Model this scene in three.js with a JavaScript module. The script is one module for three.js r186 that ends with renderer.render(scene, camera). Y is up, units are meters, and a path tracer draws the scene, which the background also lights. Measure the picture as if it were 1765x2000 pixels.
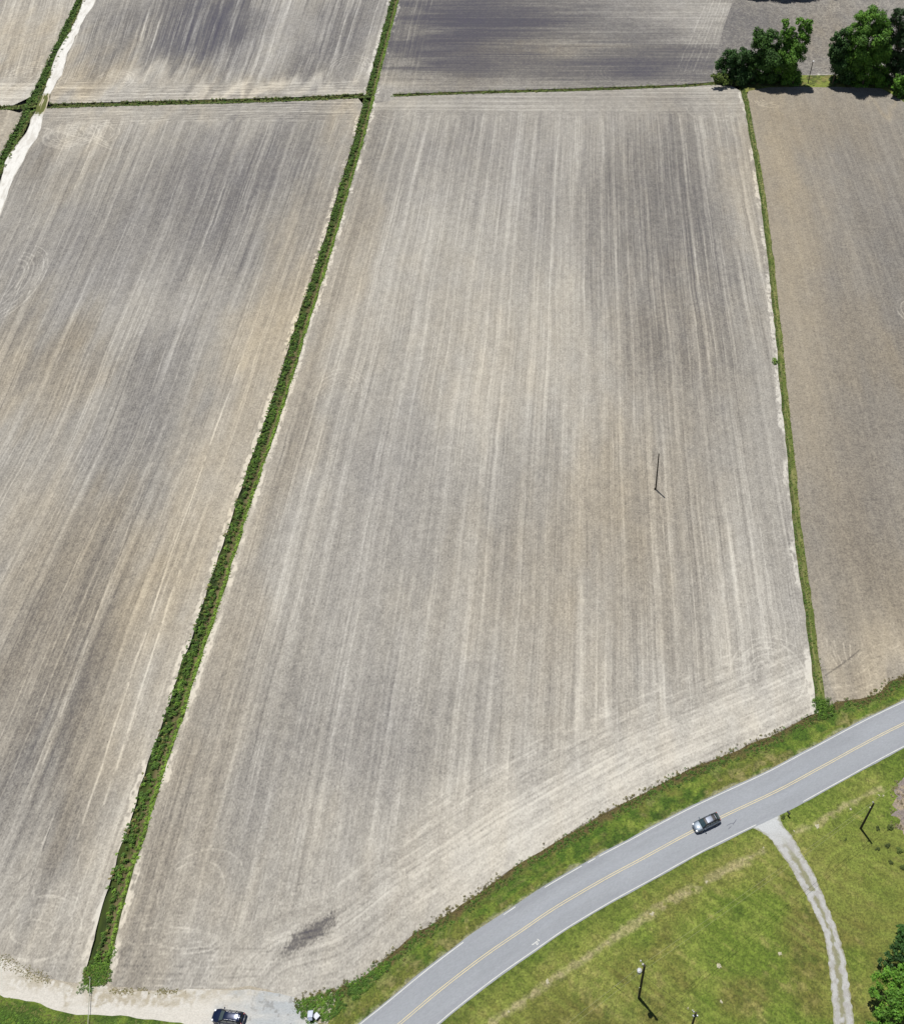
import * as THREE from 'three';
import { mergeGeometries } from 'three/addons/utils/BufferGeometryUtils.js';
import { RoundedBoxGeometry } from 'three/addons/geometries/RoundedBoxGeometry.js';

// ---------------------------------------------------------------- camera, sky, sun, exposure
const scene = new THREE.Scene();
const CAM_H = 150, F = 1850, CX = 1160, CY = 1000, TILT = 49.6 * Math.PI / 180;   // photo pixels: 1765 x 2000
const camera = new THREE.PerspectiveCamera(2 * Math.atan(1000 / F) * 180 / Math.PI, 2320 / 2000, 1, 20000);
camera.position.set(0, CAM_H, 0);
camera.rotation.order = 'YXZ';
camera.rotation.x = -TILT;
camera.setViewOffset(2320, 2000, 0, 0, 1765, 2000);
camera.updateMatrixWorld(true);

const renderer = new THREE.WebGLRenderer({ antialias: true });
renderer.toneMapping = THREE.LinearToneMapping;
renderer.toneMappingExposure = 1.12;
renderer.shadowMap.enabled = true;

const SUN = new THREE.Vector3(-0.152, 1, -0.212).normalize();
const sun = new THREE.DirectionalLight(new THREE.Color(1, 0.965, 0.9), 4.25);
sun.position.copy(SUN).multiplyScalar(400).add(new THREE.Vector3(-30, 0, -200));
sun.target.position.set(-30, 0, -200);
sun.castShadow = true;
sun.shadow.mapSize.set(4096, 4096);
Object.assign(sun.shadow.camera, { left: -280, right: 280, top: 280, bottom: -280, near: 10, far: 900 });
scene.add(sun, sun.target);

{ // sky: clear blue with a few soft fair-weather clouds
  const w = 512, h = 256, d = new Float32Array(w * h * 4);
  const n3 = (x, y, z) => { let s = 0; for (let o = 0, a = .5, f = 1; o < 5; o++, a *= .5, f *= 2.1) s += a * vn3(x * f, y * f, z * f); return s; };
  for (let j = 0; j < h; j++) for (let i = 0; i < w; i++) {
    const el = (j + .5) / h * Math.PI - Math.PI / 2, az = (i + .5) / w * 2 * Math.PI;
    const y = Math.sin(el), x = Math.cos(el) * Math.cos(az), z = Math.cos(el) * Math.sin(az);
    const k = Math.pow(1 - Math.max(0, y), 2.2);
    let r = .06 + .15 * k, g = .095 + .15 * k, b = .18 + .09 * k;
    if (y < 0) { r = .2; g = .19; b = .17; }
    else {
      const c = Math.max(0, Math.min(1, (n3(x / (y + .35) * 1.6, 3, z / (y + .35) * 1.6) - .55) * 5)) * Math.min(1, y * 5);
      r += (.46 - r) * c * .8; g += (.465 - g) * c * .8; b += (.48 - b) * c * .8;
    }
    const o = (j * w + i) * 4; d[o] = r; d[o + 1] = g; d[o + 2] = b; d[o + 3] = 1;
  }
  const sky = new THREE.DataTexture(d, w, h, THREE.RGBAFormat, THREE.FloatType);
  sky.mapping = THREE.EquirectangularReflectionMapping; sky.magFilter = sky.minFilter = THREE.LinearFilter; sky.needsUpdate = true;
  scene.background = sky; scene.environment = sky;
}

// ---------------------------------------------------------------- helpers
function hash(ix, iy, s) { let h = Math.imul(ix, 374761393) ^ Math.imul(iy, 668265263) ^ Math.imul(s, 974634777); h = Math.imul(h ^ (h >>> 13), 1274126177); h = Math.imul(h ^ (h >>> 15), 2246822519); return ((h ^ (h >>> 16)) >>> 0) / 4294967296; }
function vn(x, y, s = 0) {
  const ix = Math.floor(x), iy = Math.floor(y); let u = x - ix, v = y - iy; u = u * u * (3 - 2 * u); v = v * v * (3 - 2 * v);
  const a = hash(ix, iy, s), b = hash(ix + 1, iy, s), c = hash(ix, iy + 1, s), d = hash(ix + 1, iy + 1, s);
  return a + (b - a) * u + (c - a) * v + (a - b - c + d) * u * v;
}
function vn3(x, y, z) { const iz = Math.floor(z); let w = z - iz; w = w * w * (3 - 2 * w); return vn(x, y, iz * 7 + 5) * (1 - w) + vn(x, y, iz * 7 + 12) * w; }
function fbm(x, y, s, o = 4) { let r = 0, a = .5, t = 0; for (let i = 0; i < o; i++) { r += a * vn(x, y, s + i * 17); t += a; x *= 2.03; y *= 2.03; a *= .5; } return r / t; }
function rng(s) { let a = s >>> 0; return () => { a = (a + 0x6D2B79F5) >>> 0; let t = Math.imul(a ^ (a >>> 15), 1 | a); t = (t + Math.imul(t ^ (t >>> 7), 61 | t)) ^ t; return ((t ^ (t >>> 14)) >>> 0) / 4294967296; }; }
const sst = (a, b, x) => { const t = Math.min(1, Math.max(0, (x - a) / (b - a))); return t * t * (3 - 2 * t); };
const clamp = (x, a, b) => Math.min(b, Math.max(a, x));
const mix3 = (a, b, t) => [a[0] + (b[0] - a[0]) * t, a[1] + (b[1] - a[1]) * t, a[2] + (b[2] - a[2]) * t];
const toLin = c => c <= .04045 ? c / 12.92 : Math.pow((c + .055) / 1.055, 2.4);
const K = 1.5;                                                       // sunlit surface brightness per albedo
const S = (r, g, b) => [toLin(r / 255) / K, toLin(g / 255) / K, toLin(b / 255) / K];   // seen colour -> own colour
const enc = new Uint8Array(4097); for (let i = 0; i <= 4096; i++) { const c = i / 4096; enc[i] = Math.round(255 * (c <= .0031308 ? c * 12.92 : 1.055 * Math.pow(c, 1 / 2.4) - .055)); }
const tS = Math.sin(TILT), tC = Math.cos(TILT);
function P(px, py, y = 0) {                                          // where the sight line through a photo pixel meets the level y
  const a = (px - CX) / F, b = (py - CY) / F, dy = -tS - b * tC, dz = -tC + b * tS, k = (y - CAM_H) / dy;
  return [a * k, dz * k];
}
function Q(px, py, z) {                                              // ... meets the upright plane z
  const a = (px - CX) / F, b = (py - CY) / F, dy = -tS - b * tC, dz = -tC + b * tS, k = z / dz;
  return [a * k, CAM_H + dy * k, z];
}
const PL = arr => arr.map(p => P(p[0], p[1]));
const names = {};
function numbered(n) { if (!(n in names)) { names[n] = 0; return n; } return n + '_' + String(++names[n]).padStart(3, '0'); }
function tag(o, label, category, group, kind) { if (label) o.userData.label = label; if (category) o.userData.category = category; if (group) o.userData.group = group; if (kind) o.userData.kind = kind; return o; }
function shadow(o) { o.traverse(m => { if (m.isMesh) { m.castShadow = true; m.receiveShadow = true; } }); return o; }
function top(o, name) { o.name = numbered(name); scene.add(shadow(o)); return o; }
function part(name, geo, mat, parent) { const m = new THREE.Mesh(geo, mat); m.name = name; m.castShadow = m.receiveShadow = true; parent.add(m); return m; }
const std = (c, r = .9, m = 0, extra = {}) => new THREE.MeshStandardMaterial({ color: new THREE.Color().setRGB(...c), roughness: r, metalness: m, ...extra });

function resample(line, step) {
  const out = [];
  for (let i = 0; i + 1 < line.length; i++) {
    const [x0, z0] = line[i], [x1, z1] = line[i + 1], L = Math.hypot(x1 - x0, z1 - z0), n = Math.max(1, Math.round(L / step));
    for (let k = 0; k < n; k++) out.push([x0 + (x1 - x0) * k / n, z0 + (z1 - z0) * k / n]);
  }
  out.push(line[line.length - 1]); return out;
}
function smooth(line, step) { const c = new THREE.CatmullRomCurve3(line.map(p => new THREE.Vector3(p[0], 0, p[1])), false, 'centripetal'); const n = Math.ceil(c.getLength() / step); return c.getSpacedPoints(n).map(v => [v.x, v.z]); }
function normals(l) { return l.map((p, i) => { const a = l[Math.max(0, i - 1)], b = l[Math.min(l.length - 1, i + 1)], dx = b[0] - a[0], dz = b[1] - a[1], L = Math.hypot(dx, dz) || 1; return [-dz / L, dx / L]; }); }
function offset(l, d, jit = 0, seed = 1) { const n = normals(l); return l.map((p, i) => { const e = d + (jit ? (fbm(i * .45, seed, 3, 3) - .5) * 2 * jit : 0); return [p[0] + n[i][0] * e, p[1] + n[i][1] * e]; }); }
function rough(l, step, jit, seed) { const r = resample(l, step), n = normals(r); return r.map((p, i) => { const e = (fbm(i * .4, seed, 9, 3) - .5) * 2 * jit; return [p[0] + n[i][0] * e, p[1] + n[i][1] * e]; }); }
function segDist(x, z, l) { let best = 1e9; for (let i = 0; i + 1 < l.length; i++) { const ax = l[i][0], az = l[i][1], bx = l[i + 1][0] - ax, bz = l[i + 1][1] - az; let t = ((x - ax) * bx + (z - az) * bz) / (bx * bx + bz * bz); t = t < 0 ? 0 : t > 1 ? 1 : t; const dx = x - ax - bx * t, dz = z - az - bz * t, d = dx * dx + dz * dz; if (d < best) best = d; } return Math.sqrt(best); }
function inside(x, z, poly) { let c = false; for (let i = 0, j = poly.length - 1; i < poly.length; j = i++) { const [xi, zi] = poly[i], [xj, zj] = poly[j]; if ((zi > z) !== (zj > z) && x < (xj - xi) * (z - zi) / (zj - zi) + xi) c = !c; } return c; }
const bounds = p => { let a = 1e9, b = -1e9, c = 1e9, d = -1e9; for (const q of p) { a = Math.min(a, q[0]); b = Math.max(b, q[0]); c = Math.min(c, q[1]); d = Math.max(d, q[1]); } return [a, c, b, d]; };

function paint(w, h, x0, z0, x1, z1, fn, wrap) {                     // a colour map computed per texel in metres
  const d = new Uint8Array(w * h * 4), c = [0, 0, 0];
  for (let j = 0; j < h; j++) for (let i = 0; i < w; i++) {
    const q = fn(x0 + (x1 - x0) * (i + .5) / w, z0 + (z1 - z0) * (j + .5) / h, i, j), o = (j * w + i) * 4;
    d[o] = enc[clamp(q[0] * 4096, 0, 4096) | 0]; d[o + 1] = enc[clamp(q[1] * 4096, 0, 4096) | 0]; d[o + 2] = enc[clamp(q[2] * 4096, 0, 4096) | 0]; d[o + 3] = 255;
  }
  const t = new THREE.DataTexture(d, w, h); t.colorSpace = THREE.SRGBColorSpace; t.magFilter = THREE.LinearFilter; t.minFilter = THREE.LinearMipmapLinearFilter; t.generateMipmaps = true;
  if (wrap) t.wrapS = t.wrapT = THREE.RepeatWrapping; t.needsUpdate = true; return t;
}
const clodBump = (() => {                                             // small clods of broken soil, tiles every 24 m
  const n = 512, d = new Uint8Array(n * n * 4);
  const tv = (x, y, f, s) => { const ix = Math.floor(x), iy = Math.floor(y); let u = x - ix, v = y - iy; u = u * u * (3 - 2 * u); v = v * v * (3 - 2 * v); const m = q => ((q % f) + f) % f; const a = hash(m(ix), m(iy), s), b = hash(m(ix + 1), m(iy), s), c = hash(m(ix), m(iy + 1), s), e = hash(m(ix + 1), m(iy + 1), s); return a + (b - a) * u + (c - a) * v + (a - b - c + e) * u * v; };
  for (let j = 0; j < n; j++) for (let i = 0; i < n; i++) { const v = .5 * tv(i / 8, j / 8, 64, 1) + .3 * tv(i / 4, j / 4, 128, 2) + .2 * tv(i / 2, j / 2, 256, 3), o = (j * n + i) * 4; d[o] = d[o + 1] = d[o + 2] = v * 255; d[o + 3] = 255; }
  const t = new THREE.DataTexture(d, n, n); t.wrapS = t.wrapT = THREE.RepeatWrapping; t.magFilter = THREE.LinearFilter; t.needsUpdate = true; return t;
})();
function sheet(name, poly, y, tex, b, bump = .05, label) {            // a flat piece of ground cut to a polygon
  const sh = new THREE.Shape(poly.map(p => new THREE.Vector2(p[0], -p[1]))), g = new THREE.ShapeGeometry(sh);
  g.rotateX(-Math.PI / 2);
  const p = g.attributes.position, uv = new Float32Array(p.count * 2);
  for (let i = 0; i < p.count; i++) { uv[2 * i] = (p.getX(i) - b[0]) / (b[2] - b[0]); uv[2 * i + 1] = (p.getZ(i) - b[1]) / (b[3] - b[1]); }
  g.setAttribute('uv', new THREE.BufferAttribute(uv, 2));
  g.computeVertexNormals();
  const mt = new THREE.MeshStandardMaterial({ map: tex, roughness: .97 });
  if (bump) { const t = clodBump.clone(); t.repeat.set((b[2] - b[0]) / 24, (b[3] - b[1]) / 24); t.needsUpdate = true; mt.bumpMap = t; mt.bumpScale = bump; }
  const m = new THREE.Mesh(g, mt); m.position.y = y; m.receiveShadow = true; m.castShadow = false; m.name = numbered(name); tag(m, label, null, null, 'structure'); scene.add(m); return m;
}
function strip(A, B, y, u0 = 0, u1 = 1, vTot = 1) {                   // ribbon between two lines of equal length
  const n = A.length, pos = [], uv = [], idx = [];
  for (let i = 0; i < n; i++) { pos.push(A[i][0], y, A[i][1], B[i][0], y, B[i][1]); uv.push(u0, i / (n - 1) * vTot, u1, i / (n - 1) * vTot); if (i) { const k = 2 * i; idx.push(k - 2, k, k - 1, k - 1, k, k + 1); } }
  const g = new THREE.BufferGeometry(); g.setAttribute('position', new THREE.Float32BufferAttribute(pos, 3)); g.setAttribute('uv', new THREE.Float32BufferAttribute(uv, 2)); g.setIndex(idx);
  g.computeVertexNormals(); if (g.attributes.normal.getY(0) < 0) { idx.forEach((_, i) => { if (i % 3 === 0) [idx[i + 1], idx[i + 2]] = [idx[i + 2], idx[i + 1]]; }); g.setIndex(idx); g.computeVertexNormals(); }
  return g;
}

// ---------------------------------------------------------------- the lines of the land (read off the photograph, in metres)
const HW = 1.62;
const leftDitch = resample([[-69.5, -560], ...PL([[771, 0], [745, 100], [722, 190], [702, 270], [672, 370], [651, 445], [620, 545], [588, 640], [560, 735], [522, 850], [485, 955], [447, 1075], [405, 1205], [375, 1290], [345, 1385], [305, 1500], [268, 1620], [235, 1720], [200, 1850], [186, 1912]])], 1.2);
const rightDitch = resample(PL([[1448, 168], [1458, 205], [1466, 255], [1477, 310], [1489, 385], [1497, 450], [1506, 520], [1513, 590], [1520, 650], [1527, 730], [1534, 800], [1542, 870], [1549, 950], [1554, 1010], [1563, 1080], [1571, 1140], [1580, 1200], [1587, 1260], [1595, 1320], [1602, 1378]]), 1.2);
const crossLeft = resample(PL([[96, 207], [200, 204], [320, 201], [440, 198], [560, 194], [640, 191], [722, 186]]), 1.2);
const crossWest = resample([[-330, -297], ...PL([[0, 211], [40, 209], [72, 205]])], 1.2);
const crossRight = resample(PL([[766, 186], [860, 183], [980, 179], [1100, 176], [1220, 172], [1330, 168], [1392, 163], [1450, 166]]), 1.2);
const farDitch = resample([[-232, -560], ...PL([[158, 0], [135, 50], [111, 102], [90, 150], [73, 182], [52, 228], [30, 270], [11, 306], [-20, 360]]), [-160, -170]], 1.2);
const trackL = smooth([[-224, -560], ...PL([[165, 0], [153, 33], [135, 70], [116, 102], [100, 150], [86, 181], [72, 215], [55, 255], [36, 283], [19, 306], [2, 357], [-14, 398]]), [-150, -110]], 2);
const trackR = smooth([[-219.5, -560], ...PL([[188, 0], [168, 33], [150, 70], [134, 102], [124, 140], [101, 180], [88, 218], [79, 255], [63, 283], [49, 306], [24, 357], [10, 398]]), [-145, -110]], 2);
const fieldEdge = PL([[575, 1952], [607, 1944], [660, 1931], [700, 1912], [745, 1878], [779, 1852], [818, 1818], [847, 1800], [900, 1765], [950, 1731], [1021, 1682], [1055, 1662], [1154, 1603], [1230, 1560], [1300, 1524], [1400, 1480], [1500, 1438], [1584, 1398], [1612, 1386]]);
const fieldEdgeE = [...PL([[1612, 1386], [1632, 1371], [1680, 1366], [1718, 1350], [1737, 1329], [1768, 1320], [1850, 1285]]), [110, -118], [190, -150]];
const roadC = smooth([[-92, 28], [-62, 0], ...PL([[698, 2068], [780, 2000], [863, 1930.5], [950, 1864], [1018, 1817.5], [1077.5, 1777], [1134, 1743], [1190, 1711], [1250, 1679], [1307, 1647.5], [1356, 1621.5], [1410, 1595], [1524, 1541], [1600, 1500], [1765, 1413]]), [96, -97], [200, -141]], 1.5);
const roadHalf = 3.55;
const roadN = offset(roadC, -roadHalf - .22, .1, 1), roadS = offset(roadC, roadHalf + .22, .1, 2);   // pavement edges

// ---------------------------------------------------------------- base ground, lowered where the ditches are cut
const ditches = [[leftDitch, HW], [rightDitch, .85], [crossLeft, 1.5], [crossWest, 1.3], [crossRight, 1.0], [farDitch, HW]];
{
  const ax = [-9000, -3000, -1200, -600]; for (let x = -400; x <= 300; x += 2) ax.push(x); ax.push(600, 1200, 3000, 9000);
  const az = [-9000, -3000, -1400, -800]; for (let z = -580; z <= 60; z += 2) az.push(z); az.push(300, 1000, 3000, 9000);
  const nx = ax.length, nz = az.length, Y = new Float32Array(nx * nz).fill(-.06);
  for (const [l, hw] of ditches) for (const p of l) { // lower every vertex near a ditch
    const r = hw + 2.0; for (let j = 0; j < nz; j++) { if (Math.abs(az[j] - p[1]) > r) continue; for (let i = 0; i < nx; i++) if (Math.abs(ax[i] - p[0]) <= r && Math.hypot(ax[i] - p[0], az[j] - p[1]) <= r) Y[j * nx + i] = -2.6; }
  }
  const pos = [], uv = [], idx = [];
  for (let j = 0; j < nz; j++) for (let i = 0; i < nx; i++) { pos.push(ax[i], Y[j * nx + i], az[j]); uv.push(ax[i] / 60, az[j] / 60); if (i && j) { const k = j * nx + i; idx.push(k - nx - 1, k - 1, k - nx, k - nx, k - 1, k); } }
  const g = new THREE.BufferGeometry(); g.setAttribute('position', new THREE.Float32BufferAttribute(pos, 3)); g.setAttribute('uv', new THREE.Float32BufferAttribute(uv, 2)); g.setIndex(idx); g.computeVertexNormals();
  const soil = paint(256, 256, 0, 0, 60, 60, (x, z) => { const t = vn(x * 1.5, z * 1.5, 1) * .5 + hash(x * 97 | 0, z * 97 | 0, 2) * .5; return mix3(S(188, 180, 168), S(140, 132, 126), t); }, true);
  soil.wrapS = soil.wrapT = THREE.MirroredRepeatWrapping;
  const m = new THREE.Mesh(g, new THREE.MeshStandardMaterial({ map: soil, roughness: 1 })); m.receiveShadow = true; m.name = 'ground'; m.userData.kind = 'structure'; scene.add(m);
}

// ---------------------------------------------------------------- fields
const PALE = S(216, 211, 200), MID = S(172, 167, 158), DARK = S(119, 115, 111), DEEP = S(86, 83, 91);
function tone(t) { return t < 0 ? mix3(MID, PALE, Math.min(1.35, -t)) : t < 1 ? mix3(MID, DARK, t) : mix3(DARK, DEEP, Math.min(1, t - 1)); }
function overlay(b, w, h) {                                           // strokes left by wheels and tools
  const d = new Float32Array(w * h), sx = w / (b[2] - b[0]), sz = h / (b[3] - b[1]);
  const dab = (x, z, r, a) => { const i0 = Math.max(0, Math.floor((x - r - b[0]) * sx)), i1 = Math.min(w - 1, Math.ceil((x + r - b[0]) * sx)), j0 = Math.max(0, Math.floor((z - r - b[1]) * sz)), j1 = Math.min(h - 1, Math.ceil((z + r - b[1]) * sz)); for (let j = j0; j <= j1; j++) for (let i = i0; i <= i1; i++) { const dx = b[0] + (i + .5) / sx - x, dz = b[1] + (j + .5) / sz - z, q = 1 - Math.sqrt(dx * dx + dz * dz) / (r + .05); if (q > 0) { const k = j * w + i, v = a * Math.min(1, q * 2); if (Math.abs(v) > Math.abs(d[k])) d[k] = v; } } };
  return {
    d, line(pts, r, a, seed = 1, gap = .35) { const s = resample(pts, r * .8); s.forEach((p, i) => { const g = fbm(i * r * .35, seed, 31, 3); if (g > gap) dab(p[0] + (vn(i * r * .12, seed, 5) - .5) * .4, p[1] + (vn(i * r * .12, seed, 6) - .5) * .4, r * (.6 + .6 * g), a * sst(gap, gap + .25, g)); }); },
    ring(px, py, rx, rz, rot, a0, a1, r, a, seed) { const c = P(px, py), pts = []; for (let k = 0; k <= 60; k++) { const t = a0 + (a1 - a0) * k / 60, x = Math.cos(t) * rx, z = Math.sin(t) * rz; pts.push([c[0] + x * Math.cos(rot) - z * Math.sin(rot), c[1] + x * Math.sin(rot) + z * Math.cos(rot)]); } this.line(pts, r, a * .9, seed, .27); },
  };
}
const blobs = list => list.map(q => { const c = P(q[0], q[1]); return { x: c[0], z: c[1], rx: q[2], rz: q[3], a: q[4], t: q[5] || 0 }; });
function blobSum(B, x, z, wx, wz, out) { let a = 0, t = 0; for (const q of B) { const dx = (x + wx - q.x) / q.rx, dz = (z + wz - q.z) / q.rz, e = dx * dx + dz * dz; if (e < 4) { const g = 1 - e / 4, k = g * g; a += q.a * k; t += q.t * k; } } out[0] = a; out[1] = t; }
const TAN = S(190, 172, 146), VIO = S(150, 143, 150);
function field(label, poly, y, w, h, B, o) {
  const b = bounds(poly), BB = blobs(B), ov = overlay(b, w, h), out = [0, 0];
  if (o.marks) o.marks(ov, b);
  const amp = o.rows ?? .5, seed = o.seed;
  const tex = paint(w, h, ...b, (x, z, i, j) => {
    const wx = (fbm(x / (o.sideways ? 24 : 9), z / (o.sideways ? 5 : 30), seed, 3) - .5) * 16, wz = (fbm(x / (o.sideways ? 24 : 5), z / (o.sideways ? 3.5 : 30), seed + 3, 3) - .5) * 44;
    if (o.sideways) blobSum(BB, x, z, wz * .9, wx * .5, out); else blobSum(BB, x, z, wx, wz, out);
    let t = (o.base || 0) + out[0] * (o.bg ?? .62) + (fbm(x / 14, z / 40, seed + 5, 4) - .5) * (o.low ?? .9) * .6;
    let hue = (out[1] * .55 + (fbm(x / 22, z / 60, seed + 9, 3) - .5) * .5 + (fbm(x / 3, z / 8, seed + 10, 3) - .5) * .5) * (o.hg ?? 1) + (o.hue || 0);
    const rx = o.row ? o.row(x, z) : x, rz = z;
    const alt = o.cross ? o.cross(x, z) : 0;                           // share of marks that run the other way
    let s = 0;
    const along = (u, v) => {
      const wv = u + (vn(v / 26, 3, seed + 1) - .5) * .5 + (vn(u / 2, v / 5, seed + 2) - .5) * .22;
      const wide = vn(wv / 2.6, v / 95, seed + 20) - .5, med = vn(wv / 1.05, v / 60, seed + 21) - .5, fine = vn(wv / .42, v / 30, seed + 22) - .5, thin = vn(wv / .2, v / 12, seed + 23) - .5;
      const ps = wv / 3.3, pi = Math.floor(ps), ph = ps - pi, r1 = hash(pi, 1, seed + 24), r2 = hash(pi, 2, seed + 24);  // one pass of the implement
      const c0 = .15 + .7 * r2, hw2 = .1 + .16 * r1, band = (1 - sst(hw2 - .05, hw2 + .02, Math.abs(ph - c0))) * sst(.36, .6, vn(pi * 3.7, v / 46, seed + 25) + .12) * (.55 + .9 * vn(wv / .5, v / 6, seed + 28));
      const rs = wv / .93, ri = Math.floor(rs), rf = Math.abs(rs - ri - .5), h1 = hash(ri, 3, seed + 26), ln = (1 - sst(.08, .17, rf)) * sst(.42, .62, vn(ri * 5.3, v / 24, seed + 27)) * (.4 + vn(ri * 9.1, v / 2.2, seed + 29));
      return .26 * wide + .36 * med + .62 * fine + .62 * thin - (o.band ?? .62) * .72 * band + (h1 > .35 ? -(o.line ?? .6) * h1 * ln : .55 * ln);
    };
    if (alt < 1) s += (1 - alt) * along(rx, rz);
    if (alt > 0) s += alt * (o.altRow ? o.altRow(x, z, along) : along(z, x));
    s = s > 0 ? s * .78 : s * 1.1;
    t += amp * s * (.65 + .7 * fbm(x / 30, z / 30, seed + 40, 2)) * (1 + .35 * Math.max(0, out[0]));
    // clods, specks
    const g1 = hash(i, j, seed + 50) - .5, g2 = hash(i >> 1, (j * (o.gz || 1)) >> 1, seed + 51) - .5, g3 = vn(x * 1.1, z * .8, seed + 52) - .5;
    const g4 = hash(Math.floor(x / .2 + hash(i, 2, 9)), Math.floor(z / .32), seed + 55) - .5;
    t += g1 * .5 + g2 * .34 + g4 * .5 * (o.clod || 1) + g3 * .3 * (o.clod || 1);
    if (o.dash) { const dd = vn(x / .9 + vn(x, z, 4), z / .28, seed + 53); t += o.dash * (sst(.68, .85, dd) - .6 * sst(.7, .9, vn(x / .8 + 40, z / .3, seed + 54))); }
    const sp = hash(i, j, seed + 60); if (sp > .9965 && vn(x / 6, z / 6, seed + 61) > .45) t += .9;
    t += ov.d[j * w + i];
    if (o.extra) t = o.extra(x, z, t, i, j);
    let c = tone(clamp(t, -1.5, 2));
    if (hue > 0) c = mix3(c, [c[0] * 1.07, c[1] * .985, c[2] * .84], Math.min(1.2, hue)); else c = mix3(c, [c[0] * .955, c[1] * .985, c[2] * 1.075], Math.min(1.2, -hue));
    if (o.tint) c = [c[0] * o.tint[0], c[1] * o.tint[1], c[2] * o.tint[2]];
    return c;
  });
  return sheet('field', poly, y, tex, b, .06, label);
}
const xAt = line => { const s = [...line].sort((a, b) => a[1] - b[1]); return z => { let lo = 0, hi = s.length - 1; while (hi - lo > 1) { const m = (lo + hi) >> 1; if (s[m][1] < z) lo = m; else hi = m; } const t = clamp((z - s[lo][1]) / (s[hi][1] - s[lo][1]), 0, 1); return s[lo][0] + (s[hi][0] - s[lo][0]) * t; }; };
const xL = xAt(leftDitch), xR = xAt(rightDitch), xF = xAt(farDitch);
const crust = (d, x, z, s) => -1.3 * (1 - sst(.35 + 1.1 * fbm(x / 1.3, z / 1.3, s, 3), .75 + .9 * fbm(x / 1.3, z / 1.3, s, 3), d)) * sst(.38, .6, fbm(x / 3, z / 7, s + 3, 3)) * (.45 + 1.1 * vn(x * 3.1, z * 2.3, s + 6)) * sst(.2, .45, vn(x * 1.7, z * 1.1, s + 7));
const sub = (l, f) => l.filter(f);
const rev = l => [...l].reverse();
const zTop = -560;

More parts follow.
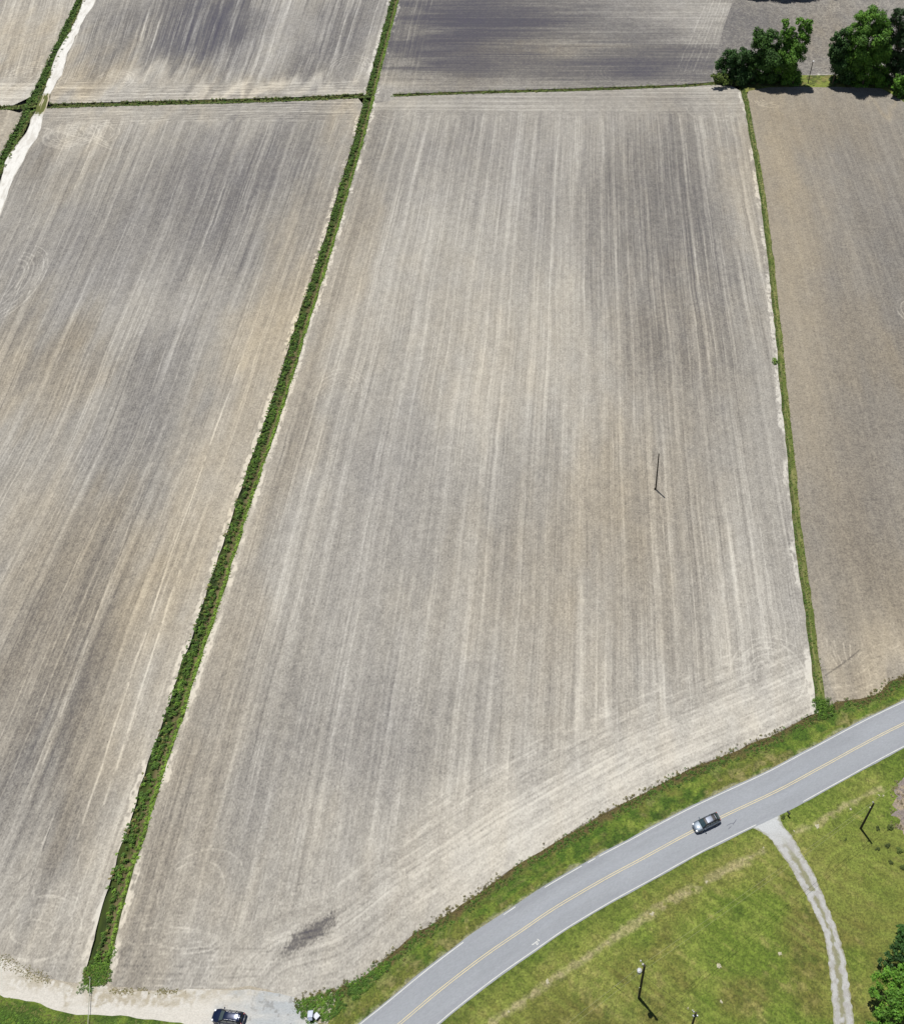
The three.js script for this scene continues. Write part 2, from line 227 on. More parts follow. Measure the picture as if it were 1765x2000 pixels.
// main field, centre
const Ldown = sub(leftDitch, p => p[1] > -306), Lup = sub(leftDitch, p => p[1] < -306);
const lotTop = PL([[221, 1930], [289, 1936], [380, 1934], [487, 1930], [575, 1948]]);
const wet = P(605, 1825);
const mainPoly = [...sub(offset(crossRight, 1.0, .25, 5), p => p[0] < 47.5), ...sub(offset(rightDitch, .85, .22, 6), p => p[1] > -313), ...rough(rev(fieldEdge), 1.5, .5, 7), ...rough(rev(lotTop), 1.5, .5, 8), ...rev(offset(Ldown, -HW, .3, 9))];
const edgeFull = [...fieldEdge];
field('large pale grey ploughed field in the middle with lengthwise rows', mainPoly, 0, 1300, 2048, [
  [1300, 480, 17, 62, .95, -.1], [1260, 400, 14, 30, .35, .1], [1370, 430, 6, 50, .5, -.2], [1120, 370, 20, 36, .3, -.25], [905, 290, 22, 30, .45, -.6], [800, 320, 20, 30, .2, -.2], [1440, 300, 6, 30, .25, 1.1], [1460, 420, 4, 40, -.1, .6],
  [640, 600, 7, 80, .05, .8], [560, 880, 6, 60, .05, .5], [900, 700, 30, 60, -.35, .1], [1000, 820, 26, 40, -.25, .2], [700, 900, 24, 22, .35, -.5], [900, 930, 20, 14, .28, -.6], [1300, 640, 16, 20, .25, .3],
  [1150, 1030, 22, 18, .28, .75], [1330, 1030, 16, 22, .1, .6], [1450, 1080, 14, 26, .05, -.7], [940, 1080, 18, 20, .2, .3], [650, 1330, 16, 18, .42, -.5], [760, 1450, 16, 14, .3, -.3], [880, 1420, 12, 12, .25, -.2], [450, 1250, 10, 26, -.05, .6], [330, 1620, 9, 18, .22, .7], [420, 1680, 10, 8, .18, .3], [700, 1120, 30, 18, -.08, -.3],
  [1200, 1330, 26, 16, -.25, .1], [1450, 1290, 14, 10, -.3, .1], [1000, 1500, 24, 12, -.22, .1], [600, 1700, 18, 8, -.35, .1], [900, 1650, 14, 9, -.45, .1], [350, 1860, 16, 5, -.1, .4], [1100, 1560, 20, 7, -.45, .15], [1350, 1420, 18, 6, -.45, .2], [520, 1880, 14, 4, -.1, -.1],
], {
  seed: 100, rows: .54, base: .01, bg: .54, hg: .75, hue: .05, low: .7,
  cross: (x, z) => { const n = sst(-294, -300, z + 5 * (vn(x / 1.1, 4, 6) - .5)); if (z < -110) return n; const d = segDist(x, z, edgeFull); return Math.max(n, 1 - sst(9, 17, d + 8 * (vn(x / 1.2, z / 14, 8) - .5)), sst(-45, -41, z + 3 * (vn(x / 2, z / 9, 8) - .5))); },
  altRow: (x, z, f) => { if (z < -200) return f(z * 1.0, x) - .1; const d = segDist(x, z, edgeFull); return .9 * f(d * .9 + 900, x + z) - .62 * sst(15, 6, d); },
  extra: (x, z, t) => {
    t += crust(x - xL(z) - HW, x, z, 301) + crust(xR(z) - x - .85, x, z, 305) * .8;
    const dl = x - xL(z); if (z > -300) t += .28 * Math.exp(-Math.pow((dl - 5.5) / 2.6, 2));
    const g5 = hash(Math.floor(x / .16), Math.floor(z / .25), 333) - .5, [bx, bz] = wet, dx = (x - bx) * .82 + (z - bz) * -.57, dz = (x - bx) * .57 + (z - bz) * .82, e = Math.hypot(dx / 4.3, dz / 1.35) + (fbm(x / .7, z / .7, 330, 3) - .5) * .5 + g5 * .5 + (vn((x + z * .2) / .35, z / 2.5, 331) - .5) * .35;
    return t + 1.7 * (1 - sst(.3, 1.5, e));
  },
  marks(ov) {
    for (let k = 0; k < 5; k++) ov.ring(1505, 1318, 3 + k * 1.1, 3.2 + k * 1.2, .3, 2.6, 6.9, .16, -.45, k);
    for (let k = 0; k < 5; k++) ov.ring(660, 770, 3 + k * .9, 4 + k * 1.2, 0, 2.9, 6.4, .16, -.4, 10 + k);
    ov.ring(375, 1745, 5, 5, 0, 2.6, 6.6, .16, -.5, 20); ov.ring(400, 1715, 6, 4.4, 0, 3.6, 6.6, .16, -.4, 21); ov.ring(340, 1835, 7, 1.8, .05, 0, 6.28, .16, -.5, 22); ov.ring(360, 1835, 5, 1.2, .05, 0, 6.28, .16, -.4, 23);
    ov.ring(770, 216, 5, 5, 0, 0, 3.3, .2, -.5, 24); ov.ring(770, 216, 7, 7, 0, .2, 3.1, .2, -.4, 25); ov.ring(1395, 212, 9, 8, 0, 0, 3.2, .18, -.4, 26); ov.ring(1395, 212, 6, 6, 0, 0, 3.2, .18, -.35, 27);
    for (let k = 0; k < 26; k++) { const o = 1.5 + k * .62, l = offset(resample(fieldEdge, 3), -o); ov.line(l.slice((k * 7) % 14), .13 + .05 * (k % 3), k % 3 ? -.4 : .32, 40 + k, .46); }
    for (let k = 0; k < 12; k++) { const z = P(300, 1845 + k * 8)[1]; ov.line([[P(230, 1845 + k * 8)[0], z], [P(600 - k * 9, 1845)[0], z + (k % 3 - 1) * .8]], .12, k % 2 ? .4 : -.35, 70 + k, .45); }
    ov.line(PL([[1258, 945], [1260, 925], [1275, 900], [1278, 885]]), .16, .5, 90, .3); ov.line(PL([[1290, 985], [1295, 1040], [1310, 1080]]), .14, -.5, 91, .3); ov.line(PL([[1272, 895], [1285, 930], [1298, 960]]), .14, -.4, 92, .3);
  },
});

// field left of the main ditch
const shearL = (x, z) => { const s = .15 * clamp((-76 - x) / 105, 0, 1.3); return x - s * Math.min(0, z + 150); };
const trR = sub(trackR, p => p[1] > -303.5);
const leftPoly = [...sub(offset(crossLeft, 1.5, .25, 15), p => p[0] < -77.2), ...sub(offset(leftDitch, HW, .3, 16), p => p[1] > -304), ...rough(PL([[150, 1922], [85, 1912], [34, 1886], [0, 1868], [-60, 1850]]), 1.5, .5, 17), [-150, -44], ...rev(offset(trR, 0, .35, 18))];
field('grey ploughed field on the left between the white track and the ditch', leftPoly, 0, 1100, 2048, [
  [520, 330, 20, 40, .8, -.8], [330, 300, 20, 20, .3, -.4], [420, 470, 22, 36, .7, -.6], [150, 470, 22, 30, .55, -.5], [90, 560, 16, 20, .5, -.5], [300, 560, 26, 30, -.3, .1], [250, 620, 30, 30, -.35, 0], [60, 640, 14, 9, .35, .9], [60, 740, 20, 11, .3, 1.1], [110, 690, 20, 10, .45, -.2], [240, 800, 22, 18, .55, -.5], [350, 700, 18, 18, .2, -.2], [330, 860, 18, 18, .35, -.4],
  [540, 600, 12, 60, -.2, .7], [600, 420, 8, 60, -.1, .9], [480, 760, 12, 40, -.15, .5], [410, 960, 10, 34, -.3, .4], [330, 1120, 9, 30, -.35, .3], [60, 900, 16, 20, -.2, .4], [100, 1080, 20, 18, .3, .4], [180, 1130, 14, 18, .4, .5], [220, 1240, 10, 20, .45, .5], [90, 1420, 9, 14, .55, .3], [60, 1560, 11, 8, .45, .1], [110, 1470, 8, 10, .4, .1], [40, 1350, 12, 14, .2, .3], [270, 1380, 8, 20, -.35, .2], [180, 1640, 7, 12, -.3, .3], [90, 1790, 12, 8, -.4, .2], [30, 1640, 8, 8, .2, -.4], [250, 220, 30, 5, -.4, .2], [560, 215, 24, 5, -.3, .2], [160, 262, 12, 9, -.25, .3], [60, 330, 8, 12, .6, .2], [180, 350, 16, 16, .1, .4], [680, 220, 5, 6, -.2, .6],
], {
  seed: 200, rows: .52, bg: .56, hg: .32, hue: .03, hg: 1, base: .08, low: .7, row: shearL, band: .55, line: .75,
  cross: (x, z) => Math.max(sst(-289, -295, z + 6 * (vn(x / 1.1, 4, 6) - .5)), .4 * sst(-52, -44, z)),
  extra: (x, z, t) => t + crust(xL(z) - HW - x, x, z, 311),
  marks(ov) {
    ov.ring(80, 1812, 6.0, 4.6, .12, 3.9, 8.2, .2, -.55, 1); ov.ring(78, 1814, 5.2, 3.6, .1, 4.2, 7.6, .15, -.35, 2); ov.ring(75, 1812, 2.7, 1.1, .25, 0, 6.28, .15, -.45, 3); ov.ring(72, 1814, 4.2, 2.6, .1, 1.4, 4.4, .15, -.35, 4); ov.ring(82, 1808, 6.6, 5.2, .1, 5, 7.2, .14, -.3, 5); ov.line(PL([[60, 1795], [70, 1720], [62, 1745]]), .15, -.5, 6, .2);
    for (let k = 0; k < 7; k++) { ov.ring(115 + k * 4, 265, 3 + k * .9, 2.5 + k * .9, .1, 0, 6.28, .22, -.6, 8 + k); ov.ring(160, 262, 3 + k * 1.5, 3 + k * .9, .1, .3 * k, 5 + .3 * k, .22, -.6, 16 + k); }
    for (let k = 0; k < 7; k++) ov.ring(-6, 560, 4 + k * 1.1, 9 + k * 1.6, .1, -1.6, 1.9, .22, -.6, 26 + k);
    for (let k = 0; k < 12; k++) ov.line(PL([[95 + k * 3, 222 + k * 2.6], [300, 212 + k * 2.5], [690, 197 + k * 2.4]]), .25, k % 2 ? -.5 : .35, 40 + k, .42);
    for (let k = 0; k < 8; k++) ov.line(PL([[85, 250], [150 + k * 6, 245 + k * 5], [205 + k * 2, 270 + k * 3]]), .22, -.6, 60 + k, .38);
    for (let k = 0; k < 5; k++) ov.line(PL([[0, 1760 + k * 16], [60, 1700 + k * 10], [105, 1590]]), .17, k % 2 ? -.5 : .5, 70 + k, .4);
    ov.line(PL([[150, 1640], [330, 1100], [470, 700]]), .2, -.85, 80, .2); ov.line(PL([[205, 1570], [300, 1270], [352, 1110]]), .2, -.8, 81, .25); ov.line(PL([[60, 1560], [180, 1230], [300, 900]]), .18, -.6, 82, .3);
  },
});

// field beyond the cross ditch, between the white track and the main ditch
const shearT = (x, z) => { const s = .2 * clamp((-75 - x) / 120, 0, 1.5); return x - s * (z + 310); };
const midPoly = [...offset(sub(trackR, p => p[1] < -309), 0, .35, 21), ...sub(offset(crossLeft, -1.5, .25, 22), p => p[0] < -77.2), ...rev(offset(sub(Lup, p => p[1] < -309), HW, .3, 23))];
field('dark streaked field beyond the cross ditch beside the white track', midPoly, 0, 1100, 1500, [
  [350, 35, 26, 26, 1.0, -1], [440, 60, 16, 30, .6, -.8], [290, 100, 20, 16, .35, -.4], [410, 110, 14, 18, .5, -.4], [520, 60, 11, 40, -.55, .2], [560, 40, 10, 30, -.25, .1], [640, 70, 13, 30, .75, -.7], [600, 130, 14, 18, .45, -.2], [720, 40, 8, 40, .2, -.3], [690, 120, 8, 14, -.3, .4], [250, 60, 12, 36, -.2, .5], [190, 110, 12, 22, -.1, .8], [150, 150, 14, 10, .1, .5], [400, 170, 40, 5, -.55, .4], [620, 172, 26, 5, -.5, .4], [430, 145, 30, 5, .05, .6], [480, 0, 40, 20, .35, -.4],
], {
  seed: 400, rows: .68, base: .1, low: .8, bg: .85, hg: 1.1, row: shearT, line: .8,
  cross: (x, z) => sst(-321, -316, z + 6 * (vn(x / 1.1, 14, 6) - .5)),
  extra: (x, z, t) => t + crust(xL(z) - HW - x, x, z, 411),
  marks(ov) {
    for (let k = 0; k < 5; k++) { ov.ring(685, 135, 4 + k * 1.1, 6 + k * 1.6, 0, 3 - .1 * k, 6.6, .25, -.55, k); ov.ring(222, 158, 3 + k * .9, 3 + k * 1.1, 0, 3.5, 7.2, .25, -.5, 10 + k); ov.ring(140, 165, 4 + k, 2.5 + k * .8, 0, 2, 5, .25, -.5, 20 + k); }
    for (let k = 0; k < 12; k++) ov.line(PL([[110, 199 - k * 2.2], [400, 189 - k * 2], [700, 178 - k * 1.8]]), .28, k % 3 ? -.55 : .4, 30 + k, .4);
  },
});

// pale field at the far left
const farPoly = [[-330, zTop], ...offset(sub(farDitch, p => p[1] < -308), HW, .3, 31), ...rev(sub(offset(crossWest, -1.3, .25, 32), p => p[0] < -190))];
field('pale tan field in the far left corner beyond its ditch', farPoly, 0, 600, 900, [[30, 60, 20, 40, -.2, .3], [70, 90, 16, 20, .15, .9], [20, 150, 20, 12, .2, 0], [80, 30, 10, 30, -.1, .2], [10, 175, 24, 6, -.7, 0], [50, 160, 10, 8, -.3, .1]], {
  seed: 500, rows: .65, base: .08, row: (x, z) => x - .26 * (z + 310), line: .9, cross: (x, z) => sst(-326, -318, z),
  marks(ov) { for (let k = 0; k < 6; k++) ov.ring(50, 150, 2.5 + k * 1.1, 4 + k * 1.6, .1, 3.2, 7.6, .25, -.6, k); for (let k = 0; k < 9; k++) ov.line(PL([[0, 200 - k * 4], [60, 192 - k * 3]]), .25, -.6, 20 + k, .38); },
});
// small brown field under it
const wedgePoly = [...sub(offset(crossWest, 1.3, .25, 35), p => p[0] < -190), ...offset(sub(farDitch, p => p[1] > -298), HW, .3, 36), [-330, -170]];
field('small brown field wedge at the left edge below the side ditch', wedgePoly, 0, 400, 400, [], { seed: 550, rows: .5, base: .15, hue: .6, row: (x, z) => x - .2 * z });

// field beyond the right cross ditch, worked across
const tr = PL([[1432, -2], [1412, 55], [1398, 110], [1388, 160]]);
const rightEdge = resample([[62, zTop], ...tr], 1.5);
const topPoly = [...offset(sub(Lup, p => p[1] < -309), -HW, .3, 41), [-72, -304], [-65.5, -306.5], ...sub(offset(crossRight, -1.0, .25, 42), p => p[0] < tr[3][0] - .3), ...rev(rightEdge)];
field('dark violet grey field at the top worked crosswise', topPoly, .004, 1100, 1300, [
  [880, 60, 30, 22, 1.35, -.5], [850, 110, 24, 14, 1.0, -.4], [1000, 20, 30, 14, .8, -.6], [1080, 55, 24, 10, .9, -.4], [820, 20, 14, 30, .7, -.6], [1180, 120, 30, 12, .95, -.5], [1300, 100, 16, 18, .6, -.4], [1320, 145, 20, 8, .6, -.6], [1000, 145, 40, 7, .15, .4], [850, 160, 20, 6, 0, .5], [1080, 85, 17, 13, -.5, .9], [1000, 105, 16, 8, -.35, .8], [1190, 100, 22, 6, -.25, .7], [910, 90, 9, 8, -.4, 1], [1300, 40, 30, 26, -.15, -.2], [1380, 30, 10, 40, -.6, -.2], [1200, 10, 40, 14, -.3, -.3], [1250, 60, 20, 10, -.15, -.2], [790, 110, 8, 36, -.95, .3], [770, 60, 5, 40, -.6, .3], [1050, 165, 60, 3, -.3, .3],
], {
  seed: 600, sideways: true, rows: .6, base: .66, low: .6, bg: .66, hg: .7, hue: -.16, band: .35, line: .5,
  cross: (x, z) => sst(xL(z) + 13, xL(z) + 16, x + 2 * (vn(z / 3, 1, 7) - .5)) * (1 - sst(-10, -7, x - (55 + (z + 315) * -.16) + 2 * (vn(z / 3, 1, 8) - .5)) * .9),
  row: (x, z) => x - (x > 0 ? -.14 : .02) * (z + 310),
  extra: (x, z, t) => t + crust(x - xL(z) - HW, x, z, 611),
  marks(ov) { for (let k = 0; k < 8; k++) ov.line(PL([[1425 - k * 6.3, 0], [1405 - k * 7, 60], [1378 - k * 8.4, 140]]), .24, k % 2 ? -.5 : -.25, k * 13 + 3, .2); for (let k = 0; k < 4; k++) ov.ring(1260, 140, 14 + k * 1.5, 9 + k, 0, .6, 3.6, .25, -.35, 20 + k); },
});
// violet brown field beyond the trees
const violetPoly = [...rightEdge, ...rough(PL([[1388, 160], [1500, 152], [1570, 147], [1620, 146], [1700, 150], [1830, 160]]), 1.5, .4, 44), [230, -330], [230, zTop]];
field('violet brown stubble field beyond the trees at the top right', violetPoly, .008, 900, 700, [[1450, 50, 16, 20, .35, -.4], [1600, 40, 14, 14, -.05, .6], [1595, 70, 12, 6, 0, .8], [1600, 105, 10, 6, 0, .6], [1600, 143, 10, 1.6, -.8, .2], [1700, 5, 20, 8, -.15, .4]], {
  seed: 700, rows: .1, base: .6, hue: -.1, bg: 1, low: .4, dash: .42, clod: 1.2,
  marks(ov) { ov.line(PL([[1560, 148], [1590, 146.5], [1625, 147]]), .5, -1.3, 50, .2); ov.line(PL([[1372, 158], [1384, 150], [1390, 140]]), .5, -.9, 51, .2);
    for (let k = 0; k < 4; k++) { ov.ring(1625 + k * 8, 12, 2.5, 4, .2, 1.6, 3.6, .3, -.5, k); ov.ring(1700, 0, 10 + k * 2, 5 + k, 0, 3.6, 6, .3, -.4, 8 + k); } },
});
// tan field on the right
const rightPoly = [...rough(PL([[1462, 178], [1500, 170], [1560, 170], [1640, 170], [1720, 172], [1742, 184], [1775, 205], [1830, 240]]), 1.5, .5, 51), [190, -280], [190, -150], ...rev(rough(fieldEdgeE, 1.5, .4, 52)), ...rev(sub(offset(rightDitch, -.85, .25, 53), p => p[1] > -311))];
field('tan and brown stubble field along the right edge', rightPoly, 0, 1000, 1500, [
  [1560, 230, 12, 16, .2, -.2], [1610, 230, 12, 14, -.1, .9], [1530, 320, 7, 40, -.15, .9], [1600, 500, 14, 60, -.05, .45], [1720, 330, 16, 50, .5, -.8], [1740, 560, 14, 40, .5, -.6], [1700, 720, 10, 30, .35, -.4], [1740, 680, 8, 14, 0, .9], [1620, 760, 14, 40, -.1, .5], [1700, 900, 12, 24, .4, -.6], [1640, 1000, 10, 30, .05, .2], [1730, 1080, 8, 16, .05, .8], [1680, 1120, 12, 14, .2, -.2], [1600, 1150, 6, 16, .1, -.1], [1680, 1250, 14, 8, -.3, .4], [1640, 1330, 8, 5, -.45, .2], [1740, 1290, 8, 6, -.3, .4], [1650, 1362, 4, 1.5, .5, -.6], [1754, 205, 5, 3, -.4, 1.2],
], {
  seed: 800, rows: .16, base: .3, hue: .6, hg: .8, bg: .6, low: .4, dash: .14, clod: .6,
  marks(ov) {
    for (let k = 0; k < 5; k++) ov.ring(1500, 195, 2 + k * 1.0, 1.5 + k * .9, .3, .6, 2.6, .22, -.75, k);
    for (let k = 0; k < 6; k++) ov.line(PL([[1612 + k * 9, 1248 + k * 2], [1618 + k * 8, 1275], [1632 + k * 6, 1300]]), .15, -.6, 10 + k, .3);
    for (let k = 0; k < 3; k++) ov.ring(1775, 605, 1.2 + k * .9, 2.2 + k * 1.3, 0, 1.7, 4.6, .18, -.9, 20 + k);
    ov.line(PL([[1612, 1318], [1650, 1292], [1680, 1268]]), .12, .9, 30, .1);
    for (let k = 0; k < 10; k++) ov.line(offset(fieldEdgeE, -1 - k * .7), .14, k % 2 ? -.4 : .35, 40 + k, .45);
  },
});

// ---------------------------------------------------------------- grass, road, tracks
const G_DARK = S(72, 98, 26), G_MID = S(108, 128, 44), G_LIGHT = S(140, 152, 68), G_DRY = S(158, 148, 90), G_OLIVE = S(114, 114, 52), STRAW = S(186, 168, 124);
const trail = PL([[960, 1998], [1060, 1928], [1134, 1878], [1200, 1831], [1272, 1781], [1340, 1743], [1430, 1693], [1488, 1662]]), trail2 = PL([[1540, 1632], [1596, 1608], [1650, 1572], [1720, 1540]]);
const driveL = smooth(PL([[1452, 1612], [1470, 1618], [1495, 1631], [1519, 1659], [1545, 1698], [1574, 1751], [1595, 1793], [1611, 1835], [1618, 1890], [1624, 1950], [1627, 2000], [1630, 2080]]), .6);
const driveR = smooth(PL([[1526, 1578], [1521, 1590], [1529, 1611], [1548, 1637], [1574, 1682], [1600, 1730], [1616, 1772], [1632, 1811], [1644, 1850], [1654, 1900], [1661, 1950], [1666, 2000], [1672, 2080]]), .6);
const swirl = P(1660, 1560);
function lawnColor(x, z) {
  const n = fbm(x / 5, z / 5, 900, 4), n2 = fbm(x / 1.6, z / 1.6, 905, 3), n3 = fbm(x / 11, z / 9, 910, 3);
  const q = (x * .82 - z * -.57) , v = x * -.57 + z * .82;           // along and across the road
  const streak = fbm(v / .9, q / 14, 915, 3);
  let c = mix3(G_MID, G_OLIVE, sst(.4, .62, n3));
  c = mix3(c, G_LIGHT, sst(.42, .66, n * .6 + streak * .4) * .6);
  c = mix3(c, G_DRY, sst(.52, .72, n2 * .45 + streak * .35 + n3 * .2) * .6);
  c = mix3(c, G_DARK, sst(.52, .78, fbm(x / 4.4, z / 3.4, 920, 4) * .6 + .4 * fbm(x / .9, z / .9, 921, 3)) * .5);
  const dr = segDist(x, z, roadC) - roadHalf;
  c = mix3(c, mix3(G_DARK, G_MID, .5), sst(3.5, .6, dr + 1.5 * (n - .5)) * .7 * sst(.36, .5, n2 + .1));
  const dt = Math.min(segDist(x, z, trail), segDist(x, z, trail2) + .2);
  const tr = sst(1.0, .15, dt + (n2 - .5) * 1.6) * sst(.3, .5, fbm(x / 1.2, z / 1.2, 925, 3) + .12);
  c = mix3(c, mix3(STRAW, S(200, 185, 160), n2), tr * .6);
  c = mix3(c, G_LIGHT, sst(3, .8, Math.abs(dt - 1.6)) * .25);
  const dx = x - 44, dz = z + 52, rr = Math.hypot(dx, dz * 1.4);
  const m1 = sst(.42, .6, vn(x * 1.9, z * 1.6, 931) * .6 + vn(x * 4.3, z * 3.7, 932) * .4); c = mix3([c[0] * .84, c[1] * .87, c[2] * .8], [c[0] * 1.16, c[1] * 1.13, c[2] * 1.2], m1);
  const mow = vn(v / .55, q / 30, 933); c = mix3(c, G_LIGHT, sst(.55, .8, mow) * .34);
  if (rr < 16 && x > 34) c = mix3(c, mix3(G_LIGHT, G_OLIVE, vn(rr / .7, Math.atan2(dz, dx) * 2, 930)), .55 * sst(16, 9, rr));
  return c;
}
const grainy = (c, i, j, s, a = .5) => { const g = 1 + (hash(i, j, s) - .5) * a + (hash(i >> 1, j >> 1, s + 1) - .5) * a * .9 + (hash((i + 1) >> 2, (j + 1) >> 1, s + 2) - .5) * a * .4; return [c[0] * g, c[1] * g, c[2] * g]; };
const lawnPoly = [...offset(roadC, roadHalf + .05, 0), [200, 60], [-92, 60]];
{
  const b = [-62, -110, 100, 6];
  const tex = paint(1500, 1074, ...b, (x, z, i, j) => grainy(lawnColor(x, z), i, j, 940, .55));
  sheet('lawn', lawnPoly, -.012, tex, b, 0, 'mown lawn south of the road').material.map.wrapS = THREE.MirroredRepeatWrapping;
}
function vergeColor(x, z) {
  const n = fbm(x / 4, z / 4, 950, 4), n2 = fbm(x / 1.3, z / 1.3, 955, 3), d = segDist(x, z, roadC) - roadHalf, e = Math.min(segDist(x, z, fieldEdge), segDist(x, z, fieldEdgeE));
  let c = mix3(G_MID, G_DARK, sst(.42, .6, n2));
  const dry = sst(.44, .6, n * .7 + .3 * fbm(d / .7, (x - z) / 12, 957, 3));
  c = mix3(c, G_OLIVE, dry * .7); c = mix3(c, S(146, 140, 88), dry * sst(.5, .7, n2) * .7);
  c = mix3(c, G_LIGHT, sst(.56, .74, fbm(x / 2, z / 2, 960, 3)) * .4); { const m1 = sst(.42, .6, vn(x * 1.9, z * 1.6, 961) * .6 + vn(x * 4.3, z * 3.7, 962) * .4); c = mix3([c[0] * .82, c[1] * .86, c[2] * .78], [c[0] * 1.18, c[1] * 1.14, c[2] * 1.22], m1); }
  c = mix3(c, S(172, 166, 140), sst(.75, .1, d + (n2 - .5) * 1.4) * .65);
  c = mix3(c, mix3(G_DARK, S(92, 132, 34), n), sst(4.2, 1.6, e + (n - .5) * 2) * .55 * sst(.3, .5, n2)); c = mix3(c, S(98, 80, 52), sst(2.0, .5, e + (n2 - .5) * 1.8) * .85);
  return c;
}
const vergePoly = [...offset(roadC, -roadHalf - .05, 0), ...[[200, -155]], ...rev(rough(fieldEdgeE, 2, .3, 62)), ...rev(rough(fieldEdge, 2, .3, 61)), ...PL([[568, 1960], [572, 1982], [610, 2000], [640, 2040]]), [-70, 0]];
{
  const b = [-60, -150, 110, 0];
  const tex = paint(1536, 1356, ...b, (x, z, i, j) => grainy(vergeColor(x, z), i, j, 970, .6));
  sheet('verge', vergePoly, -.008, tex, b, 0, 'grass verge between the road and the field');
}
{ // corner of rough grass at the lower left
  const poly = [...rough(PL([[-60, 1922], [0, 1938], [51, 1957], [119, 1974], [187, 1981], [300, 1990], [352, 2000], [420, 2030]]), 1.2, .5, 63), [-60, -8], [-130, -8], [-130, -40]], b = bounds(poly);
  sheet('grass_corner', poly, .008, paint(700, 360, ...b, (x, z, i, j) => { const n = fbm(x / 1.6, z / 1.6, 980, 4); return grainy(mix3(mix3(G_DARK, G_MID, sst(.35, .6, n)), S(128, 128, 66), sst(.55, .75, fbm(x / 3, z / 3, 985, 3)) * .7), i, j, 986, .6); }), b, 0, 'rough grass in the lower left corner');
}
{ const poly = PL([[-60, 1835], [0, 1855], [60, 1888], [120, 1908], [188, 1908], [300, 1915], [500, 1918], [610, 1925], [660, 1940], [640, 2000], [300, 1970], [0, 1890], [-80, 1890]]), b = bounds(poly); sheet('field_margin', poly, -.006, paint(500, 160, ...b, (x, z, i, j) => grainy(mix3(S(200, 192, 178), S(174, 164, 144), fbm(x / 1.5, z / .8, 988, 4)), i, j, 989, .3)), b, 0, 'bare margin between the ploughed field and the gravel'); }
const GRAV = S(216, 214, 210), GRAV_B = S(186, 192, 196), SOILP = S(202, 192, 178);
{ // gravel pull-off and farm track at the bottom
  const poly = [...rough(PL([[-60, 1850], [0, 1869], [34, 1886], [85, 1912], [141, 1926]]), 1.5, .3, 65), ...rough([P(186, 1908), ...lotTop, ...PL([[585, 1965], [590, 1985], [625, 2005], [700, 2060]])], 1.2, .4, 66), [-45, -12], [-130, -12], [-135, -44]], b = bounds(poly);
  const mud = blobs([[230, 1957, 4, .5, 1], [330, 1962, 3, .3, .8], [190, 1950, 1, .8, .8], [136, 1945, .5, 1.4, .9], [380, 1940, 10, 1, .5], [300, 1940, 6, .7, .7], [110, 1912, 6, 1.2, 1], [250, 1934, 5, .9, 1]]), o = [0, 0];
  sheet('gravel_lot', poly, .004, paint(1100, 520, ...b, (x, z, i, j) => {
    const n = fbm(x / 2, z / 2, 990, 4), px = sst(-58, -46, x + (n - .5) * 10);
    let c = mix3(S(224, 219, 209), GRAV_B, px * (.75 + .25 * n)); c = mix3(c, S(226, 222, 213), sst(.4, .8, fbm(x / 3.5, z / .8, 993, 3)) * (1 - px * .6));
    blobSum(mud, x, z, (n - .5) * 2, (fbm(x / .8, z / .8, 995, 3) - .5) * 1.6, o); c = mix3(c, S(172, 160, 132), clamp(o[0], 0, 1) * .7 * sst(.2, .65, fbm(x / .5, z / .5, 996, 3)));
    c = mix3(c, S(140, 138, 134), sst(.62, .75, fbm(x / .6, z / .6, 997, 3)) * .5 * px);
    return grainy(c, i, j, 998, .16);
  }), b, 0, 'pale gravel pull-off and farm track at the bottom left');
}
{ // white sandy farm track
  const n = Math.min(trackL.length, trackR.length), A = smooth(offset(trackL, .4, .5, 3), 2).slice(0, 400), B = smooth(offset(trackR, 0, .5, 4), 2).slice(0, 400);
  const m = 320, pick = (l, t) => { const q = t * (l.length - 1), i = Math.min(l.length - 2, q | 0), f = q - i; return [l[i][0] + (l[i + 1][0] - l[i][0]) * f, l[i][1] + (l[i + 1][1] - l[i][1]) * f]; };
  const LA = [], LB = []; for (let k = 0; k < m; k++) { LA.push(pick(A, k / (m - 1))); LB.push(pick(B, k / (m - 1))); }
  const g0 = P(94, 184)[1], g1 = P(82, 222)[1], zs = LA.map(p => p[1]);
  const tex = paint(64, 1600, 0, 0, 1, 1, (u, v, i, j) => {
    const z = zs[Math.min(m - 1, v * m | 0)], n = fbm(u * 5, v * 140, 1001, 3), e = Math.min(u, 1 - u);
    const gap = sst(g0 - 1.5, g0 + 1, z + (n - .5) * 5) * (1 - sst(g1 - 1, g1 + 2.5, z + (n - .5) * 5));
    let c = mix3(S(248, 246, 240), S(226, 222, 214), sst(.4, .8, n)); c = mix3(c, S(150, 140, 120), sst(.1, .0, e + (fbm(u * 4, v * 90, 1003, 3) - .5) * .25) * .5);
    c = mix3(c, mix3(S(104, 110, 50), S(206, 194, 170), sst(.5, .62, vn(u * 9, v * 60, 1005) * .7 + n * .3)), gap);
    return grainy(c, i, j, 1006, .12);
  });
  const t = new THREE.Mesh(strip(LA, LB, .012), new THREE.MeshStandardMaterial({ map: tex, roughness: .95 })); t.receiveShadow = true; t.name = 'sand_track'; tag(t, 'white sandy farm track in the upper left corner', null, null, 'structure'); scene.add(t);
}
